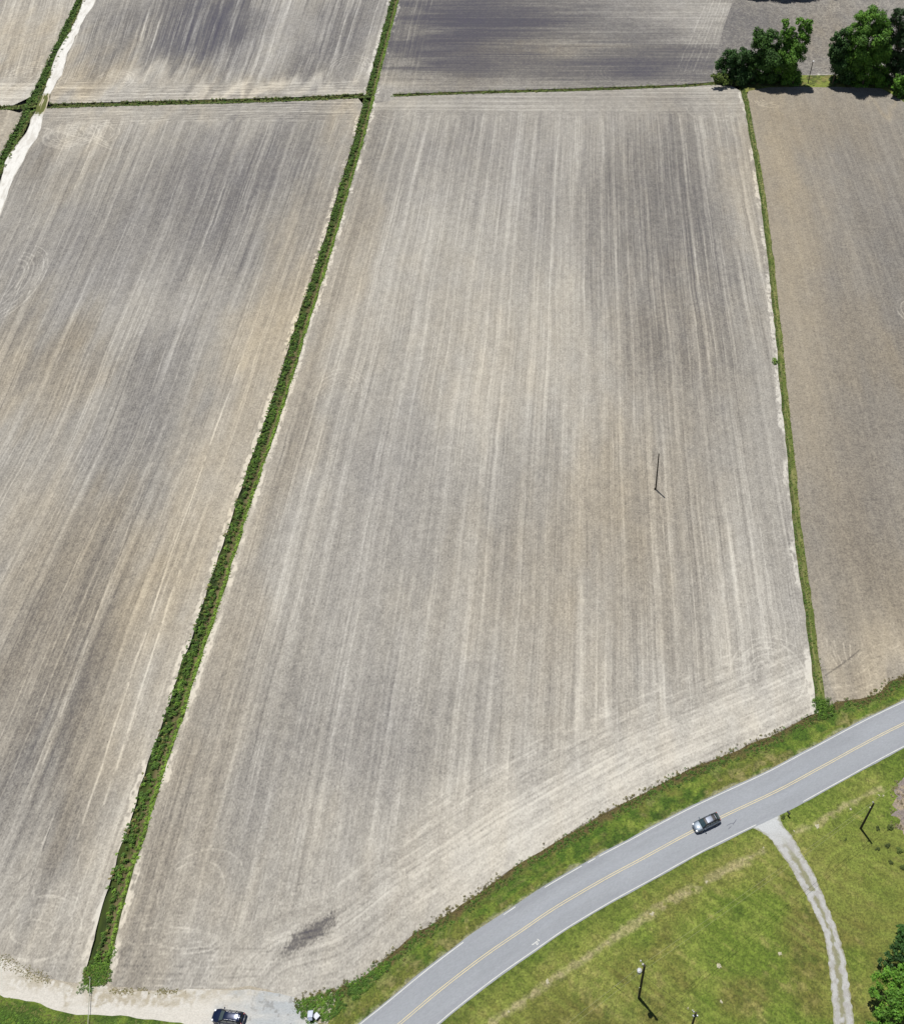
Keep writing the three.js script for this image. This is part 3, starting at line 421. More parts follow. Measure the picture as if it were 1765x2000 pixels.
{ // hedgerow strip between the fields at the upper right, and the banks where ditches meet
  const poly = [...rough(PL([[1380, 158], [1500, 150], [1570, 146], [1620, 145], [1700, 149], [1840, 158]]), 1.5, .3, 71), ...rev(rough(PL([[1456, 180], [1480, 174], [1520, 171], [1560, 172], [1640, 171], [1720, 174], [1742, 186], [1775, 206], [1850, 245]]), 1.5, .3, 72)), ...PL([[1452, 172], [1420, 163]])], b = bounds(poly);
  sheet('grass_strip', poly, -.01, paint(500, 300, ...b, (x, z, i, j) => { const n = fbm(x / 1.5, z / 1.5, 1010, 4); return grainy(mix3(mix3(S(86, 96, 40), S(132, 144, 62), sst(.4, .6, n)), S(150, 140, 84), sst(.5, .7, fbm(x / 2, z / 2, 1013, 3)) * .6), i, j, 1014, .5); }), b, 0, 'strip of grass under the trees at the upper right');
}
{ // bare soil patch at the right edge
  const poly = rough(PL([[1752, 1532], [1746, 1545], [1755, 1556], [1742, 1572], [1753, 1583], [1741, 1593], [1752, 1603], [1750, 1614], [1764, 1622], [1775, 1640], [1840, 1640], [1840, 1500], [1770, 1510], [1752, 1532]]), .4, .6, 75), b = bounds(poly);
  sheet('bare_patch', poly, -.004, paint(160, 160, ...b, (x, z, i, j) => { const n = fbm(x / .9, z / .9, 1020, 4); return grainy(mix3(S(150, 138, 134), S(176, 160, 136), sst(.4, .65, n)), i, j, 1021, .35); }), b, 0, 'bare earth patch at the right edge of the lawn');
}
{ // gravel driveway with two wheel tracks
  const m = 150, pick = (l, t) => { const q = t * (l.length - 1), i = Math.min(l.length - 2, q | 0), f = q - i; return [l[i][0] + (l[i + 1][0] - l[i][0]) * f, l[i][1] + (l[i + 1][1] - l[i][1]) * f]; };
  let A = [], B = []; for (let k = 0; k < m; k++) { A.push(pick(driveL, k / (m - 1))); B.push(pick(driveR, k / (m - 1))); }
  A = offset(A, 0, .22, 11); B = offset(B, 0, .22, 12);
  const tex = paint(96, 900, 0, 0, 1, 1, (u, v, i, j) => {
    const n = fbm(u * 5, v * 60, 1031, 3), mid = sst(.22, .04, Math.abs(u - .5 + (n - .5) * .3)) * sst(.1, .26, v) * sst(.3, .46, fbm(u * 3, v * 26, 1033, 3) + .08);
    let c = mix3(S(200, 200, 198), S(184, 182, 178), sst(.35, .7, n)); c = mix3(c, S(210, 213, 214), sst(.2, .05, v));
    c = mix3(c, mix3(S(126, 130, 76), S(152, 146, 110), n), mid * .8);
    c = mix3(c, S(140, 138, 90), sst(.12, 0, Math.min(u, 1 - u) + (fbm(u * 6, v * 100, 1035, 3) - .5) * .22) * .6);
    return grainy(c, i, j, 1036, .2);
  });
  const d = new THREE.Mesh(strip(A, B, .002), new THREE.MeshStandardMaterial({ map: tex, roughness: .95 })); d.receiveShadow = true; d.name = 'driveway'; tag(d, 'curved gravel driveway with two wheel tracks crossing the lawn', null, null, 'structure'); scene.add(d);
}
{ // road
  const len = 1.5 * (roadC.length - 1);
  const tex = paint(140, 2048, 0, 0, 1, 1, (u, v, i, j) => {
    const x = (u - .5) * 7.5, n = fbm(u * 3, v * 50, 1041, 4);
    let c = mix3(S(174, 178, 184), S(162, 166, 172), n); c = mix3(c, S(150, 154, 160), sst(.55, .75, fbm(u * 4, v * 26, 1046, 3)) * .35); c = mix3(c, S(184, 189, 198), sst(.9, .2, Math.abs(Math.abs(x) - 1.0 - .0)) * .3 * vn(v * 30, 3, 1042) + .1 * vn(v * 200, u * 9, 1043));
    c = mix3(c, S(158, 160, 168), sst(.35, .0, Math.abs(Math.abs(x) - 3.0) + (n - .5) * .6) * .35);
    return grainy(c, i, j, 1044, .1);
  });
  const road = top(new THREE.Group(), 'road'); tag(road, 'grey two lane road with double yellow centre line', null, null, 'structure');
  const rs = new THREE.Mesh(strip(roadN, roadS, .006), new THREE.MeshStandardMaterial({ map: tex, roughness: .93 })); rs.name = 'asphalt'; rs.receiveShadow = true; road.add(rs);
  const ribbon = (o, hw, seed, keep) => { // worn painted line
    const gs = []; let A = [], B = []; const l = smooth(offset(roadC, o), .35), nn = normals(l);
    const flush = () => { if (A.length > 1) gs.push(strip(A, B, .012)); A = []; B = []; };
    l.forEach((p, i) => { if (p[0] < -75 || p[0] > 120) return flush(); const k = keep ? keep(p, i) : 1; if (k < .5) return flush(); const w = hw * (.8 + .4 * vn(i * .7, seed, 1)); A.push([p[0] - nn[i][0] * w, p[1] - nn[i][1] * w]); B.push([p[0] + nn[i][0] * w, p[1] + nn[i][1] * w]); }); flush();
    return mergeGeometries(gs.map(g => { const q = g.clone(); q.deleteAttribute('uv'); return q; }));
  };
  const white = std(S(238, 238, 232), .8), yellow = std(S(240, 224, 178), .8);
  const gapA = P(905, 1848)[0], gapB = P(1060, 1744)[0], drA = P(1478, 1604)[0], drB = P(1560, 1562)[0], dk = P(700, 2000)[0];
  part('edge_line', ribbon(-roadHalf + .06, .058, 1, (p, i) => { if (p[0] > gapA && p[0] < gapB) return fbm(i * .08, 2, 5, 3) > .62 ? 1 : 0; if (p[0] > gapB && p[0] < P(1230, 1640)[0]) return fbm(i * .15, 3, 5, 3) > .33 ? 1 : 0; return 1; }), white, road);
  part('edge_line', ribbon(roadHalf - .06, .058, 2, (p, i) => (p[0] > drA && p[0] < drB) ? 0 : (p[0] > P(1280, 1714)[0] ? (fbm(i * .16, 7, 5, 3) > .2 ? 1 : 0) : 1)), white, road);
  part('centre_line', ribbon(-.15, .05, 3), yellow, road); part('centre_line', ribbon(.15, .05, 4), yellow, road);
  // small white utility marks sprayed beside the edge line
  const g = []; const M = P(1045, 1841), ax = [.83, -.56], az = [.56, .83]; const bar = (u0, v0, u1, v1, w) => { const a = [M[0] + ax[0] * u0 + az[0] * v0, M[1] + ax[1] * u0 + az[1] * v0], b = [M[0] + ax[0] * u1 + az[0] * v1, M[1] + ax[1] * u1 + az[1] * v1], nx = b[1] - a[1], nz = a[0] - b[0], L = Math.hypot(nx, nz); const q = strip([[a[0] - nx / L * w, a[1] - nz / L * w], [b[0] - nx / L * w, b[1] - nz / L * w]], [[a[0] + nx / L * w, a[1] + nz / L * w], [b[0] + nx / L * w, b[1] + nz / L * w]], .012 + g.length * .0008); g.push(q); };
  bar(-.55, 0, -.25, .06, .07); bar(-.3, .02, .45, -.02, .05); bar(.0, -.02, .1, .42, .05); bar(.25, .05, .28, .4, .05); bar(.0, .4, .28, .42, .05); bar(.5, -.25, .66, .1, .06); bar(.5, .1, .72, .12, .05);
  part('painted_mark', mergeGeometries(g), white, road);
  const k = []; for (const [a, b] of [[[1418, 1612], [1432, 1607]], [[1421, 1619], [1427, 1614]], [[1430, 1610], [1437, 1600]]]) { const p = P(...a), q = P(...b); k.push(strip(smooth([p, [(p[0] + q[0]) / 2 + .1, (p[1] + q[1]) / 2 - .12], q], .2), smooth([[p[0] + .09, p[1] + .07], [(p[0] + q[0]) / 2 + .2, (p[1] + q[1]) / 2 - .04], [q[0] + .06, q[1] + .07]], .2).slice(0, 99), .0125 + k.length * .0008)); }
  try { k.forEach(q => part('tar_crack', q, std(S(126, 130, 140)), road)); } catch (e) { console.log(e.message); }
}

// ---------------------------------------------------------------- ditches
function ditch(line, hw, depth, label, seed, colors, chan = 0) {
  const N = 11, pos = [], col = [], idx = [], n = normals(line);
  line.forEach((p, i) => { for (let k = 0; k < N; k++) {
    const t = k / (N - 1) * 2 - 1, w = hw + .25, e = t * w + (Math.abs(t) < .9 ? (fbm(i * .5, k, seed, 2) - .5) * .35 : 0);
    const tt = clamp(Math.abs(t - chan) / (1 - Math.abs(chan) * Math.sign(t * chan || 1)), 0, 1), y = -.02 - depth * (1 - Math.pow(tt, 1.7)) * (.85 + .3 * fbm(i * .3, k * .3, seed + 1, 2));
    pos.push(p[0] + n[i][0] * e, y, p[1] + n[i][1] * e);
    const v = fbm(i * .55, k * .8, seed + 2, 3); let c = Math.abs(t - chan) < .3 ? mix3(colors[0], colors[1], sst(.35, .65, v)) : mix3(colors[2], colors[3], sst(.35, .65, v)); const g = .8 + .4 * hash(i, k, seed); col.push(c[0] * g, c[1] * g, c[2] * g);
    if (i && k) { const q = i * N + k; idx.push(q - N - 1, q - N, q - 1, q - 1, q - N, q); }
  } });
  const g = new THREE.BufferGeometry(); g.setAttribute('position', new THREE.Float32BufferAttribute(pos, 3)); g.setAttribute('color', new THREE.Float32BufferAttribute(col, 3)); g.setIndex(idx); g.computeVertexNormals();
  const m = new THREE.Mesh(g, new THREE.MeshStandardMaterial({ vertexColors: true, roughness: .95, side: THREE.DoubleSide })); m.name = numbered('ditch'); m.receiveShadow = m.castShadow = true; tag(m, label, null, null, 'structure'); scene.add(m);
}
const mudC = [S(122, 112, 76), S(92, 88, 52), S(52, 70, 22), S(84, 100, 36)], dryC = [S(86, 92, 46), S(122, 122, 74), S(96, 112, 44), S(140, 140, 84)], darkC = [S(58, 62, 26), S(74, 76, 36), S(70, 78, 34), S(100, 102, 52)];
ditch(leftDitch, HW, 1.15, 'long drainage ditch left of the middle field', 1, mudC, 0); ditch(rightDitch, .85, .45, 'narrow grassy ditch right of the middle field', 2, dryC, .35); ditch(crossLeft, 1.5, .8, 'cross ditch at the upper left', 3, darkC); ditch(crossWest, 1.3, .7, 'side ditch at the far left edge', 4, darkC); ditch(crossRight, 1.0, .5, 'thin cross ditch behind the middle field', 5, darkC); ditch(farDitch, HW, 1.0, 'ditch beside the white track', 6, mudC);

// ---------------------------------------------------------------- low vegetation
function tuftGeo(kind, seed) {
  const R = rng(seed), pos = [], nor = [], tri = (a, b, c, n) => { pos.push(...a, ...b, ...c); for (let k = 0; k < 3; k++) nor.push(...n); };
  const n = kind === 'grass' ? 9 : kind === 'weed' ? 16 : 26;
  for (let i = 0; i < n; i++) {
    const a = R() * 6.283, ca = Math.cos(a), sa = Math.sin(a);
    if (kind === 'grass') { const r = .12 + .38 * R(), h = .5 + .5 * R(), w = .06 + .06 * R(), bx = ca * .2 * R(), bz = sa * .2 * R(); tri([bx + sa * w, 0, bz - ca * w], [bx - sa * w, 0, bz + ca * w], [bx + ca * r, h, bz + sa * r], [-ca * .15, .98, -sa * .15]); }
    else { // leaf: a small bent quad on a hemisphere
      const el = Math.acos(R()), rr = .35 + .25 * R(), y = .15 + Math.cos(el) * (kind === 'weed' ? .75 : .7), x = ca * Math.sin(el) * rr * 1.1, z = sa * Math.sin(el) * rr * 1.1, s = (kind === 'weed' ? .2 : .2) * (.7 + .7 * R());
      const t = R() * 6.283, ux = Math.cos(t), uz = Math.sin(t), tilt = (R() - .5) * 1.4, N = [ca * .5 + ux * .2, 1, sa * .5 + uz * .2];
      const p = (u, v) => [x + ux * u * s - uz * v * s * .6, y + tilt * u * s * .6 - Math.abs(v) * s * .15, z + uz * u * s + ux * v * s * .6];
      tri(p(-1, 0), p(0, .8), p(1, 0), N); tri(p(-1, 0), p(1, 0), p(0, -.8), N);
    }
  }
  const g = new THREE.BufferGeometry(); g.setAttribute('position', new THREE.Float32BufferAttribute(pos, 3)); g.setAttribute('normal', new THREE.Float32BufferAttribute(nor, 3)); return g;
}
const GEO = { grass: tuftGeo('grass', 5), weed: tuftGeo('weed', 6), bush: tuftGeo('bush', 7) };
const leafMat = new THREE.MeshStandardMaterial({ color: 0xffffff, roughness: .8, side: THREE.DoubleSide });
function scatter(name, kind, list, label) { // list of [x, y, z, size, height, colour]
  const m = new THREE.InstancedMesh(GEO[kind], leafMat, list.length), M = new THREE.Matrix4(), q = new THREE.Quaternion(), e = new THREE.Euler(), c = new THREE.Color();
  list.forEach((p, i) => { e.set((hash(i, 1, 3) - .5) * .4, hash(i, 2, 3) * 6.283, (hash(i, 3, 3) - .5) * .4); M.compose(new THREE.Vector3(p[0], p[1], p[2]), q.setFromEuler(e), new THREE.Vector3(p[3], p[4], p[3])); m.setMatrixAt(i, M); m.setColorAt(i, c.setRGB(...p[5])); });
  m.name = numbered(name); m.castShadow = m.receiveShadow = true; tag(m, label, null, null, 'stuff'); m.userData.category = 'vegetation'; scene.add(m); return m;
}
const V = (c, r) => { const g = .66 + .62 * r; return [c[0] * g, c[1] * g, c[2] * g]; };
const L_DK = S(76, 112, 38), L_MD = S(100, 142, 42), L_BR = S(130, 174, 50), L_OL = S(130, 132, 66), L_BN = S(140, 130, 78), L_YG = S(146, 166, 62);
function ditchPlants(line, hw, depth, per, pick, seed, chan = 0) {
  const out = [], R = rng(seed), n = normals(line);
  line.forEach((p, i) => { if (i === line.length - 1 || p[1] < -470) return; const k = per * (1.2); for (let a = 0; a < k; a++) {
    const t = (R() * 2 - 1) * 1.22, f = R(), q = line[i + 1], x = p[0] + (q[0] - p[0]) * f + n[i][0] * t * hw, z = p[1] + (q[1] - p[1]) * f + n[i][1] * t * hw;
    if (Math.abs(t) > 1 && R() < (Math.abs(t) - .95) * 3) continue; const v = pick(Math.abs(t) > .95 ? Math.sign(t) * (.7 + .25 * R()) : t, x, z, R, i); if (!v) continue; if (Math.abs(t) > 1) { v[0] *= .75; v[1] *= .7; if (R() < .35) v[2] = mix3(L_BN, L_OL, R()); }
    const tt = clamp(Math.abs(t - chan), 0, 1), y = -.06 - depth * (1 - Math.pow(tt, 1.7)) * .95; out.push([x, y, z, v[0], v[1], V(v[2], R())]);
  } });
  return out;
}
// + t lies on the west bank
scatter('ditch_vegetation', 'bush', ditchPlants(leftDitch, HW, 1.15, 34, (t, x, z, R, i) => {
  const e = Math.abs(t) + (fbm(z / 2.2, t > 0 ? 1 : 9, 1101, 3) - .5) * 1.1 + (vn(z / .7, t > 0 ? 2 : 5, 1102) - .5) * .35 + .3 * sst(-58, -42, z); if (e > 1.05) return null;
  const d = fbm(z / 3, x / 3, 1103, 3), brown = sst(.56, .7, fbm(z / 6, 2, 1105, 3));
  if (t > .12 && fbm(x / 1.1, z / 1.1, 1107, 3) < .37) return null;
  if (t > .12) { const s = .26 + .3 * R() + .25 * d; const near = sst(.75, .2, t); return [s * .9, .18 + .16 * R() + (.2 + .38 * R()) * (d + .3) * near, R() < .05 + .14 * brown ? (R() < .3 ? L_BN : L_OL) : mix3(mix3(L_DK, [.012, .03, .008], .5 * R()), L_BR, R() * R() * .8 + d * .15)]; }
  if (t > -.3) { if (R() > .13 + .5 * sst(.48, .62, d) + .3 * sst(-110, -60, z)) return null; return [.18 + .2 * R(), .15 + .15 * R(), mix3(L_MD, L_OL, R() * .6)]; }
  return [.2 + .26 * R(), .12 + .2 * R(), mix3(mix3(L_MD, L_BR, R()), L_YG, .5 * R())];
}, 11), 'dark bushy weeds on the west bank and bright grass on the east bank of the long ditch');
scatter('ditch_vegetation', 'weed', ditchPlants(rightDitch, .92, .45, 17, (t, x, z, R) => {
  const e = Math.abs(t) + (fbm(z / 1.6, t > 0 ? 3 : 8, 1111, 3) - .5) * 1.1; if (e > 1) return null;
  const d = fbm(z / 3, 5, 1113, 3), wide = sst(-200, -300, z);
  if (t > .1 - wide) return [.18 + .25 * R(), .15 + .22 * R(), mix3(mix3(L_DK, L_MD, R()), L_OL, .2 * R())];
  if (R() > .35 + .9 * (d - .3)) return null; return [.15 + .2 * R(), .12 + .16 * R(), mix3(mix3(L_MD, L_OL, R()), R() < .3 ? L_BN : L_YG, .4 * R())];
}, 12, .35), 'olive weeds along the narrow ditch right of the middle field');
const crossPick = (s) => (t, x, z, R) => { const e = Math.abs(t) + (fbm(x / 2, t > 0 ? 3 : 8, s, 3) - .5) * .9; if (e > 1) return null; return [.4 + .45 * R(), .35 + .45 * R(), mix3(mix3(L_DK, L_OL, R()), R() < .15 ? L_BN : L_MD, .5 * R())]; };
scatter('ditch_vegetation', 'bush', ditchPlants(crossLeft, 1.5, .8, 12, crossPick(1121), 13), 'dark weeds filling the cross ditch at the upper left');
scatter('ditch_vegetation', 'bush', ditchPlants(crossWest, 1.3, .7, 11, crossPick(1123), 14), 'dark weeds filling the side ditch at the far left edge');
scatter('ditch_vegetation', 'weed', ditchPlants(crossRight, 1.0, .5, 8, (t, x, z, R) => { const q = crossPick(1125)(t, x, z, R); if (!q || (R() > .25 + 1.1 * fbm(x / 2.5, 1, 1126, 3))) return null; return q; }, 15), 'low patchy weeds in the thin cross ditch behind the middle field');
scatter('ditch_vegetation', 'bush', ditchPlants(farDitch, HW, 1.0, 13, (t, x, z, R) => { const e = Math.abs(t) + (fbm(z / 2, t > 0 ? 3 : 8, 1131, 3) - .5) * .7; if (e > 1.05) return null; const d = fbm(z / 4, 3, 1133, 3); if (t < -.1 && R() > .25 + (z > -300 ? .45 : 0)) return null; return [.4 + .5 * R(), .35 + .5 * R(), t > -.1 ? mix3(L_DK, L_MD, R() * (.5 + d)) : mix3(L_OL, L_MD, R())]; }, 16), 'green weeds on the banks of the ditch beside the white track');
{ // weeds along the field side of the road verge
  const out = [], R = rng(21), edge = resample([...fieldEdge, ...fieldEdgeE.slice(1)], 1), n = normals(edge);
  edge.forEach((p, i) => { if (p[0] > 75) return; const d = fbm(i / 9, 1, 1141, 3), br = sst(.4, .6, fbm(i / 14, 3, 1143, 3)), wide = .9 + 1.1 * d; for (let k = 0; k < 26; k++) { const t = (R() + R() - .55) * wide, f = R(), q = edge[Math.min(i + 1, edge.length - 1)]; const x = p[0] + (q[0] - p[0]) * f + n[i][0] * t, z = p[1] + (q[1] - p[1]) * f + n[i][1] * t; if (fbm(x / 1.2, z / 1.2, 1145, 3) < .38) continue; const up = t < .25 * wide; out.push([x, -.02, z, .14 + .26 * R(), .1 + .3 * R(), V(R() < (up ? .75 : .2) + .3 * br ? mix3(S(112, 100, 58), L_OL, R() * .8) : mix3(L_DK, L_MD, R()), R())]); } });
  const c = P(607, 1384), corner = P(1607, 1384);
  for (let k = 0; k < 260; k++) { const p = [corner[0] + (R() + R() - 1) * 1.9, corner[1] + (R() + R() - 1) * 2.4]; out.push([p[0], 0, p[1], .22 + .34 * R(), .3 + .5 * R(), V(mix3(L_DK, L_BR, R() * .8), R())]); }
  scatter('roadside_weeds', 'weed', out, 'brown and green weeds where the verge meets the ploughed field');
}
{ // rank grass round the bins and in the lower left corner, and at the ditch mouth
  const out = [], R = rng(22), poly = PL([[585, 1955], [640, 1935], [700, 1912], [770, 1868], [760, 1890], [700, 1950], [640, 1995], [600, 1998], [580, 1980]]), b = bounds(poly);
  for (let k = 0; k < 3400; k++) { const x = b[0] + R() * (b[2] - b[0]), z = b[1] + R() * (b[3] - b[1]); if (!inside(x, z, poly)) continue; const d = fbm(x / 1.3, z / 1.3, 1151, 3); if (d < .36) continue; out.push([x, -.01, z, .16 + .24 * R(), .12 + .26 * R(), V(mix3(mix3(L_DK, L_MD, R()), L_BR, sst(.5, .7, d) * R()), R())]); }
  for (let k = 0; k < 9000; k++) { const x = -98 + R() * 42, z = -44 + R() * 18, e = P(0, 0); const line = PL([[-40, 1928], [0, 1944], [51, 1964], [119, 1981], [187, 1989], [300, 1997], [352, 2007]]); let zl = 1e9; for (let i = 0; i + 1 < line.length; i++) if (x >= line[i][0] && x < line[i + 1][0]) zl = line[i][1] + (line[i + 1][1] - line[i][1]) * (x - line[i][0]) / (line[i + 1][0] - line[i][0]); if (z < zl + (R() - .3) * .8 || z > zl + 12) continue; const d = fbm(x / 1.6, z / 1.6, 1153, 3); out.push([x, 0, z, .12 + .2 * R(), .08 + .22 * R() * sst(0, 2, z - zl), V(mix3(mix3(L_OL, L_MD, sst(.3, 2, z - zl)), mix3(L_DK, L_BR, R()), sst(.4, .6, d) * .8), R())]); }
  const m = P(188, 1905); for (let k = 0; k < 620; k++) { const q = R() + R() - 1, x = m[0] + (R() + R() - 1) * 1.9 - q * .9, z = m[1] - .8 + q * 3.6; if (fbm(x / .9, z / .9, 1157, 3) < .4) continue; out.push([x, -.1, z, .16 + .26 * R(), .14 + .3 * R(), V(mix3(L_DK, L_BR, R() * .8), R())]); }
  for (let k = 0; k < 420; k++) { const px = 165 + R() * 55, py = 1888 + R() * 38, p = P(px, py), q = Math.hypot((px - 190) / 30, (py - 1905) / 22); if (q > .75 + .5 * fbm(p[0], p[1], 1159, 3)) continue; out.push([p[0], -.05, p[1], .14 + .24 * R(), .12 + .3 * R(), V(R() < .2 ? mix3(L_BN, L_OL, R()) : mix3(L_DK, L_BR, R() * .7), R())]); }
  const tl = PL([[100, 1916], [60, 1902], [25, 1884], [0, 1872]]); for (let k = 0; k < 420; k++) { const i = Math.floor(R() * 3), f = R(); out.push([tl[i][0] + (tl[i + 1][0] - tl[i][0]) * f + (R() - .5) * .8, 0, tl[i][1] + (tl[i + 1][1] - tl[i][1]) * f + (R() + R() - 1) * 1.1, .07 + .1 * R(), .05 + .08 * R(), V(mix3(L_OL, S(176, 160, 120), R()), R())]); }
  for (let k = 0; k < 500; k++) { const px = 215 + R() * 150, py = 1936 + (R() + R() - 1) * 8, p = P(px, py); if (fbm(p[0], p[1], 1155, 3) < .45) continue; out.push([p[0], 0, p[1], .07 + .1 * R(), .05 + .08 * R(), V(mix3(L_OL, S(176, 160, 120), R()), R())]); }
  for (let k = 0; k < 700; k++) { const p = P(1738 + R() * 40, 1525 + R() * 95); const d = fbm(p[0] / .8, p[1] / .8, 1158, 3); if (d < .5) continue; out.push([p[0], 0, p[1], .1 + .18 * R(), .08 + .2 * R(), V(mix3(S(176, 156, 132), L_OL, R() * .7), R())]); }
  scatter('rank_grass', 'weed', out, 'rank green grass around the gravel pull-off');
}
{ // turf: short blades over the lawn and the verge
  const out = [], R = rng(23), drive = [...driveL, ...rev(driveR)], roadS0 = roadHalf + .15;
  for (let k = 0; k < 90000; k++) {
    const px = 560 + R() * 1230, py = 1290 + R() * 740, p = P(px, py); const dr = segDist(p[0], p[1], roadC); if (dr < roadS0 + .25 * R()) continue;
    const south = inside(p[0], p[1], lawnPoly); if (!south && !inside(p[0], p[1], vergePoly)) continue; if (south && inside(p[0], p[1], drive)) continue;
    const c = south ? lawnColor(p[0], p[1]) : vergeColor(p[0], p[1]), h = fbm(p[0] / 1.1, p[1] / 1.1, 1161, 3);
    const gg = .9 + .3 * R(); out.push([p[0], -.015, p[1], .09 + .12 * R(), .03 + .08 * h * R() + (c[1] > c[0] * 1.25 ? .03 : 0), [c[0] * gg, c[1] * gg, c[2] * gg]]);
  }
  console.log('turf', out.length);
  scatter('turf', 'grass', out, 'short grass blades of the lawn and the road verge');
}

// ---------------------------------------------------------------- trees
const barkMat = std(S(110, 98, 82), .95);
function tube(a, b, r0, r1, seg = 6) {
  const A = new THREE.Vector3(...a), B = new THREE.Vector3(...b), L = A.distanceTo(B), g = new THREE.CylinderGeometry(r1, r0, L, seg, 1);
  g.translate(0, L / 2, 0); g.applyQuaternion(new THREE.Quaternion().setFromUnitVectors(new THREE.Vector3(0, 1, 0), B.clone().sub(A).normalize())); g.translate(...a); return g;
}
const crownMat = new THREE.MeshStandardMaterial({ vertexColors: true, roughness: .75, side: THREE.DoubleSide });
function tree(name, label, cat, group, base, lobes, leaf, seed, cols, dens = 1) { // lobes: [x, y, z, r] in metres
  const t = top(new THREE.Group(), name); t.position.set(base[0], 0, base[1]); tag(t, label, cat, group);
  const R = rng(seed), pos = [], nor = [], col = [];
  for (const [lx, ly, lz, r] of lobes) {
    const n = Math.round(dens * 10.5 * r * r / (leaf * leaf) * 2.9), tint = mix3(cols[0], cols[1], R());
    const sub = []; for (let k = 0; k < 9; k++) { const a = R() * 6.283, e = Math.asin(R() * 1.7 - .7); sub.push([Math.cos(a) * Math.cos(e) * r * .68, Math.sin(e) * r * .68, Math.sin(a) * Math.cos(e) * r * .68, r * (.28 + .3 * R()), .78 + .45 * R()]); }
    for (let i = 0; i < n; i++) {
      const s = sub[Math.floor(R() * 9)], a = R() * 6.283, ct = R() * 2 - 1, st = Math.sqrt(1 - ct * ct), q = Math.pow(R(), .45) * s[3];
      const x = lx + s[0] + Math.cos(a) * st * q, y = Math.max(.25, ly + s[1] + ct * q * .85), z = lz + s[2] + Math.sin(a) * st * q, h = leaf * (.55 + .8 * R());
      const u = new THREE.Vector3(R() - .5, (R() - .5) * .9, R() - .5).normalize(), nn = new THREE.Vector3(Math.cos(a) * st * .7 + (R() - .5), Math.abs(ct) * .6 + .5 * R(), Math.sin(a) * st * .7 + (R() - .5)).normalize(), v = new THREE.Vector3().crossVectors(nn, u).normalize();
      u.crossVectors(v, nn);
      const p = (m, k) => [x + u.x * m * h + v.x * k * h, y + u.y * m * h + v.y * k * h - Math.abs(m) * h * .12, z + u.z * m * h + v.z * k * h];
      const A = p(-.6, 0), B = p(0, .42), C = p(.6, 0), D = p(0, -.42); pos.push(...A, ...C, ...B, ...A, ...D, ...C);
      const g = s[4] * (.75 + .5 * R()), c = mix3(tint, cols[2], R() * R() * .7); for (let k = 0; k < 6; k++) { nor.push(nn.x, nn.y, nn.z); col.push(c[0] * g, c[1] * g, c[2] * g); }
    }
  }
  for (let i = 0; i < pos.length; i += 3) { pos[i] -= base[0]; pos[i + 2] -= base[1]; }
  const g = new THREE.BufferGeometry(); g.setAttribute('position', new THREE.Float32BufferAttribute(pos, 3)); g.setAttribute('normal', new THREE.Float32BufferAttribute(nor, 3)); g.setAttribute('color', new THREE.Float32BufferAttribute(col, 3));
  const H = Math.max(...lobes.map(l => l[1])), rt = Math.max(.09, H * .018), cx = lobes.reduce((s, l) => s + l[0], 0) / lobes.length - base[0], cz = lobes.reduce((s, l) => s + l[2], 0) / lobes.length - base[1];
  const m1 = [cx * .25, H * .3, cz * .25], parts = [tube([0, -.1, 0], m1, rt, rt * .75, 8)];
  part('trunk', parts[0], barkMat, t);
  const lg = lobes.map(l => tube(m1, [l[0] - base[0], Math.max(l[1], m1[1] * .6), l[2] - base[1]], rt * .5, rt * .15, 5));
  part('limb', mergeGeometries(lg), barkMat, t);
  part('crown', g, crownMat, t);
  return t;
}
const LQ = (list, z, seed) => { const R = rng(seed); return list.map(([px, py, r, dz = 0]) => { const q = Q(px, py, z + dz + (R() - .5) * 2.4); return [q[0], q[1], q[2], r * 1.1]; }); };
const C_SUN = [S(76, 126, 32), S(94, 148, 36), S(138, 184, 54)], C_DK = [S(46, 86, 34), S(56, 98, 34), S(88, 130, 46)], C_MD = [S(54, 96, 32), S(68, 114, 32), S(108, 150, 46)];
tree('broadleaf_tree', 'low rounded dark green tree at the left end of the hedgerow clump', 'tree', null, [49.5, -319.5], LQ([[1412, 128, 2.6], [1424, 112, 2.7], [1444, 104, 2.6], [1452, 118, 3.2], [1434, 128, 3.6], [1414, 143, 2.4], [1462, 132, 3.4], [1450, 148, 3.2], [1470, 112, 2.6], [1430, 150, 2.4], [1420, 128, 3.0], [1440, 145, 3.2], [1466, 150, 3.2, -1], [1478, 136, 3.2, 0]], -319.5, 31), .42, 41, C_DK);
tree('broadleaf_tree', 'mid green tree with a pointed left top between the low tree and the forked one', 'tree', null, [58.5, -318.5], LQ([[1481, 60, 1.5], [1482, 72, 2.0], [1499, 66, 2.0], [1512, 66, 1.4], [1496, 84, 3.0], [1482, 90, 2.4], [1514, 84, 2.4], [1488, 106, 3.4], [1508, 104, 3.6], [1480, 124, 3.2], [1502, 126, 3.8], [1522, 118, 3.0], [1492, 146, 3.4], [1514, 144, 3.2], [1484, 158, 2.6, -2], [1500, 156, 3.0, -2], [1518, 158, 2.8, -2], [1496, 112, 4.0, 2], [1512, 122, 3.8, 2], [1488, 84, 2.4, 1]], -318.5, 32), .42, 42, C_MD);
